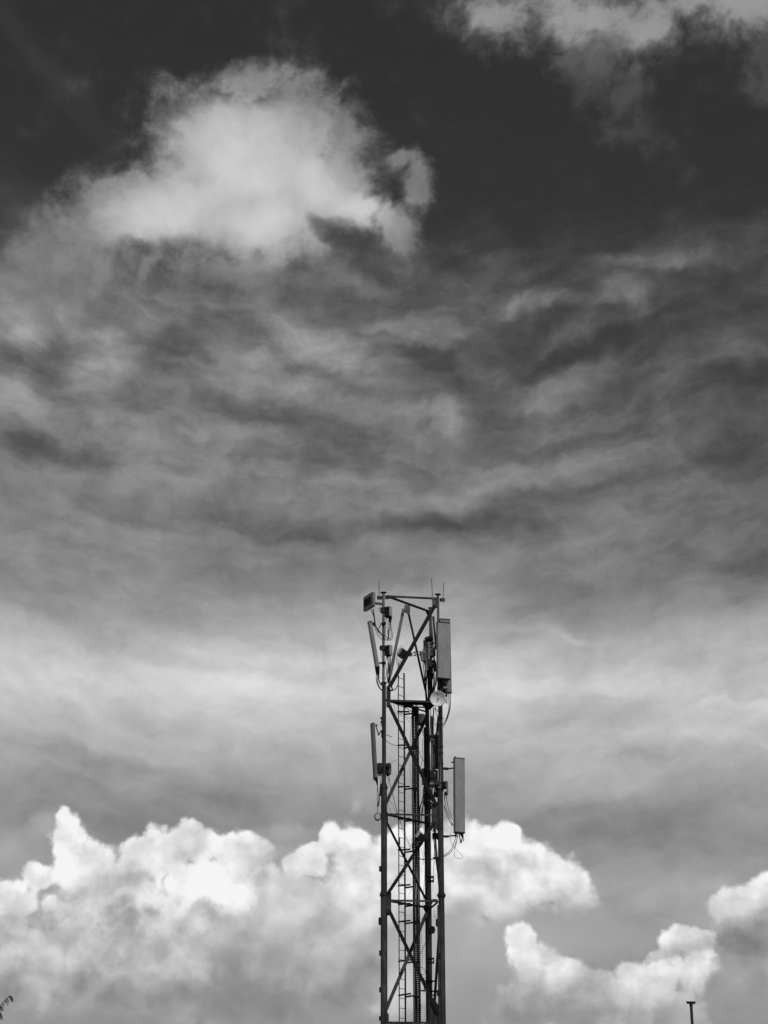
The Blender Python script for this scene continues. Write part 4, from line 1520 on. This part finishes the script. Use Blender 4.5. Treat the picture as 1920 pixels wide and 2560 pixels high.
for p, w in (([(1066, 1760, YB - .3), (1065, 1850, YB - .3), (1064, 1930, YB - .35), (1060, 1965, YB - .4), (1057, 1995, YB - .5), (1050, 2022, YB - .6), (1049, 2060, YB - .6)], 2.6),
             ([(1072, 1760, YB - .3), (1071, 1850, YB - .3), (1067, 1925, YB - .35), (1062, 1965, YB - .4), (1060, 2000, YB - .5), (1054, 2030, YB - .6), (1052, 2070, YB - .6)], 2.2),
             ([(1077, 1765, YR + .2), (1075, 1830, YR + .2), (1072, 1900, YR + .2), (1066, 1960, YR + .2), (1060, 1990, YR + .1), (1056, 2034, YR)], 2.2),
             ([(1084, 1770, YR + .3), (1083, 1800, YR + .3), (1082, 1845, YR + .3)], 3.2),
             ([(1064, 1945, YB - .4), (1058, 1975, YB - .45), (1059, 2000, YB - .5), (1050, 2015, YB - .5), (1047, 2040, YB - .6)], 1.8),
             ([(1090, 1925, YR + .1), (1088, 1960, YR + .1), (1084, 1990, YR + .1), (1078, 2010, YR + .1)], 3.0)):
    wire(t, p, w)

# thin loose wires inside the tower
t = thing('loose_wires', 'thin loose wires looping in the gaps around the ladder and the back leg', 'wires', P(1000, 1900, 48.7))
YW = 48.7
for p, w in (([(978, 1755, YW), (980, 1770, YW), (988, 1783, YW), (1000, 1786, YW), (1014, 1793, YW), (1030, 1796, YW)], .9),
             ([(983, 1757, YW), (987, 1772, YW), (994, 1783, YW), (1005, 1787, YW)], .9),
             ([(985, 1758, YW), (998, 1764, YW), (1015, 1770, YW), (1028, 1778, YW), (1034, 1786, YW)], 1.7),
             ([(1028, 1790, YW), (1027.5, 1815, YW), (1026.5, 1840, YW), (1026.5, 1864, YW)], 1.1),
             ([(1017, 1797, YW), (1022, 1803, YW), (1026, 1808, YW)], .8),
             ([(1024, 1900, YW), (1025.5, 1930, YW), (1028, 1960, YW), (1029, 2000, YW), (1030, 2030, YW)], .7),
             ([(1057, 1845, YW), (1056, 1870, YW), (1057, 1895, YW), (1051, 1920, YW), (1050, 1935, YW)], 1.1),
             ([(1046, 1873, YW), (1053, 1892, YW), (1060, 1905, YW), (1063, 1920, YW)], 1.3),
             ([(1051, 1814, YW), (1055, 1828, YW), (1059, 1840, YW), (1063, 1844, YW)], 1.2),
             ([(1054, 1820, YW), (1058, 1832, YW), (1062, 1836, YW)], 1.2), ([(1056, 1818, YW), (1062, 1838, YW)], 1.0),
             ([(971, 1945, YW - .5), (976, 1965, YW - .4), (985, 2000, YW - .2), (996, 2040, YW), (1010, 2080, YW), (1028, 2118, YW)], 1.0),
             ([(969, 2012, YW - .5), (980, 2034, YW - .4), (992, 2056, YW - .2), (1006, 2080, YW), (1022, 2112, YW), (1029, 2126, YW)], .8),
             ([(973, 1998, YW - .5), (990, 2030, YW - .3), (1005, 2062, YW), (1015, 2085, YW)], .7),
             ([(1049, 2060, YW), (1052, 2090, YW), (1058, 2120, YW), (1060, 2140, YW), (1056, 2158, YW), (1058, 2161, YW), (1060, 2157, YW), (1058, 2145, YW), (1053, 2120, YW)], .8),
             ([(1062, 2060, YW), (1061, 2100, YW), (1062, 2180, YW), (1059, 2230, YW), (1056, 2280, YW), (1053, 2330, YW), (1056, 2370, YW), (1056, 2400, YW), (1053, 2430, YW)], .9),
             ([(1023, 2238, YW), (1026, 2230, YW), (1030, 2222, YW)], .7),
             ([(1062.5, 2358, YW), (1056, 2375, YW), (1048, 2390, YW)], 1.3),
             ([(1048, 2418, YW), (1056, 2419, YW), (1062, 2424, YW), (1063, 2432, YW), (1058, 2436, YW), (1051, 2434, YW), (1048, 2428, YW)], 1.1),
             ([(1048, 2490, YW), (1051, 2505, YW), (1053, 2518, YW), (1052, 2526, YW), (1049, 2533, YW)], .9),
             ([(1085, 2272, YW), (1089, 2290, YW), (1093, 2304, YW)], .7), ([(1083, 2276, YW), (1087, 2292, YW), (1091, 2306, YW)], .7),
             ([(1085, 2110, YW), (1086, 2150, YW), (1083, 2185, YW), (1082, 2230, YW)], .9),
             ([(1087, 1770, YW - .5), (1091, 1785, YW - .5), (1097, 1795, YW - .5)], 1.6),
             ([(1083, 1785, YW - .5), (1086, 1800, YW - .5), (1092, 1809, YW - .5), (1095, 1800, YW - .5)], .8),
             ([(1080, 1788, YW - .5), (1084, 1806, YW - .5), (1090, 1811, YW - .5), (1096, 1809, YW - .5)], .8),
             ([(1078, 1813, YW - .5), (1088, 1813, YW - .5), (1096, 1808, YW - .5)], .8),
             ([(1084, 1812, YW - .5), (1084, 1836, YW - .5)], .7),
             ([(1083, 1838, YW - .5), (1090, 1832, YW - .5), (1097, 1826, YW - .5)], 1.1), ([(1086, 1838, YW - .5), (1098, 1829, YW - .5)], 1.1),
             ([(1040, 2142, YW), (1052, 2147.5, YW), (1068, 2149, YW - .4), (1084, 2147, YW - .4), (1098, 2143.5, YW - .5)], 2.6)):
    wire(t, p, w, RUBBER if w > 1.2 else RUBBER_G, 'wire')
lug(1083, 2142.5, 1098, 2147.5, YR - .1, .05, BLACK, t, 'strap')
lug(996.5, 2094, 1000.5, 2112, YLa - .04, .05, CAST, lad, 'joint', 1)

# ------------------------------------------------------------------ post with a T head, right
px0, Yp = 1729.4, 60.0
zt2 = P(px0, 2509, Yp).z
xp = P(px0, 2540, Yp).x
t = thing('metal_post', 'slim grey metal post with a T-shaped head at the lower right edge', 'post', (xp, Yp, 0))
bm = nb()
r = m_of(7.4, Vector((xp, Yp, zt2))) / 2
tube(bm, [(xp, Yp, 0), (xp, Yp, zt2 - .10)], r, 14)
obj('shaft', bm, STEEL, t, smooth_angle=40)
bm = nb()
tube(bm, [(xp, Yp, zt2 - .12), (xp, Yp, zt2 - .02), (xp, Yp, zt2)], [r * .98, r * 1.3, r * 1.35], 14)
obj('neck', bm, STEEL, t, smooth_angle=40)
bm = nb()
hw = m_of(10.8, Vector((xp, Yp, zt2)))
tube(bm, [(xp - hw, Yp, zt2 + .035), (xp + hw, Yp, zt2 + .03)], .042, 12)
obj('crosshead', bm, STEEL_D, t, smooth_angle=40)
bm = nb()
tube(bm, [(xp - hw + .01, Yp, zt2 + .03), (xp - hw - .008, Yp, zt2 + .11)], [.014, .004], 6)
obj('spike', bm, STEEL_D, t)

# ------------------------------------------------------------------ coconut palm, left edge
YP = 140.0
cp = P(-62, 2562, YP)
palm = thing('palm_tree', 'coconut palm at the far left edge, only frond tips showing against the sky', 'palm tree', (cp.x - .6, YP, 0))
bm = nb()
pts = [Vector((cp.x - .6 + .6 * (i / 8) ** 2, YP, (cp.z - .3) * i / 8)) for i in range(9)]
tube(bm, pts, [.24 - .10 * i / 8 for i in range(9)], 12)
obj('trunk', bm, BARK, palm, smooth_angle=50)
random.seed(4)


def frond(pts, nleaf=34, ll=.62, droop=.85):
    bm = nb()
    sp = spline(pts, 8)
    n = len(sp)
    tube(bm, sp, [.035 * (1 - i / n) + .006 for i in range(n)], 5)
    for i in range(2, nleaf):
        f = i / nleaf
        q = f * (n - 1)
        k = min(int(q), n - 2)
        c = sp[k].lerp(sp[k + 1], q - k)
        ax = (sp[k + 1] - sp[k]).normalized()
        sd = ax.cross(Vector((0, 0, 1)))
        if sd.length < .1:
            sd = Vector((1, 0, 0))
        sd.normalize()
        l = ll * (.55 + .6 * math.sin(PI * min(f * .9 + .1, 1)))
        for s in (-1, 1):
            if random.random() < .12:
                continue
            d = (sd * s * random.uniform(.30, .6) + ax * random.uniform(.25, .5) + Vector((0, 0, -droop * random.uniform(.7, 1.1)))).normalized()
            wv = ax * .022
            a, b = c + d * l * .5 + Vector((0, 0, .03)), c + d * l + Vector((0, 0, -.08))
            v = [bm.verts.new(c - wv), bm.verts.new(a - wv), bm.verts.new(b), bm.verts.new(a + wv), bm.verts.new(c + wv)]
            bm.faces.new(v)
    return obj('frond', bm, LEAF, palm)


frond([cp, P(-30, 2538, YP), P(0, 2514, YP), P(14, 2498, YP), P(23, 2490, YP), P(29, 2491, YP), P(32, 2495, YP)], 26, .55)
frond([cp, P(-35, 2530, YP + .6), P(-10, 2515, YP + .8), P(2, 2517, YP + 1), P(6, 2522, YP + 1)], 40, .35)
frond([cp, P(-30, 2535, YP - .8), P(-8, 2528, YP - 1), P(3, 2534, YP - 1.2), P(4, 2546, YP - 1.2)], 26, .6)
for i in range(15):
    a = random.uniform(.3, 5.9)
    dd = Vector((math.cos(a + PI) if False else -abs(math.cos(a)) if i < 9 else math.cos(a) * .4, math.sin(a), 0)).normalized()
    up = random.uniform(-.3, 1.2)
    frond([cp, cp + dd * .8 + Vector((0, 0, .35 + up * .4)), cp + dd * 1.8 + Vector((0, 0, .25 + up * .7)), cp + dd * 2.7 + Vector((0, 0, -.6 + up * .7)), cp + dd * 3.0 + Vector((0, 0, -1.3 + up * .6))], 34, .7)
for k in range(5):
    bm = nb()
    bmesh.ops.create_icosphere(bm, subdivisions=2, radius=.13, matrix=Matrix.Translation(cp + Vector((math.cos(k * 1.3) * .22, math.sin(k * 1.3) * .22, -.25))))
    obj('coconut', bm, BARK, palm, smooth_angle=60)
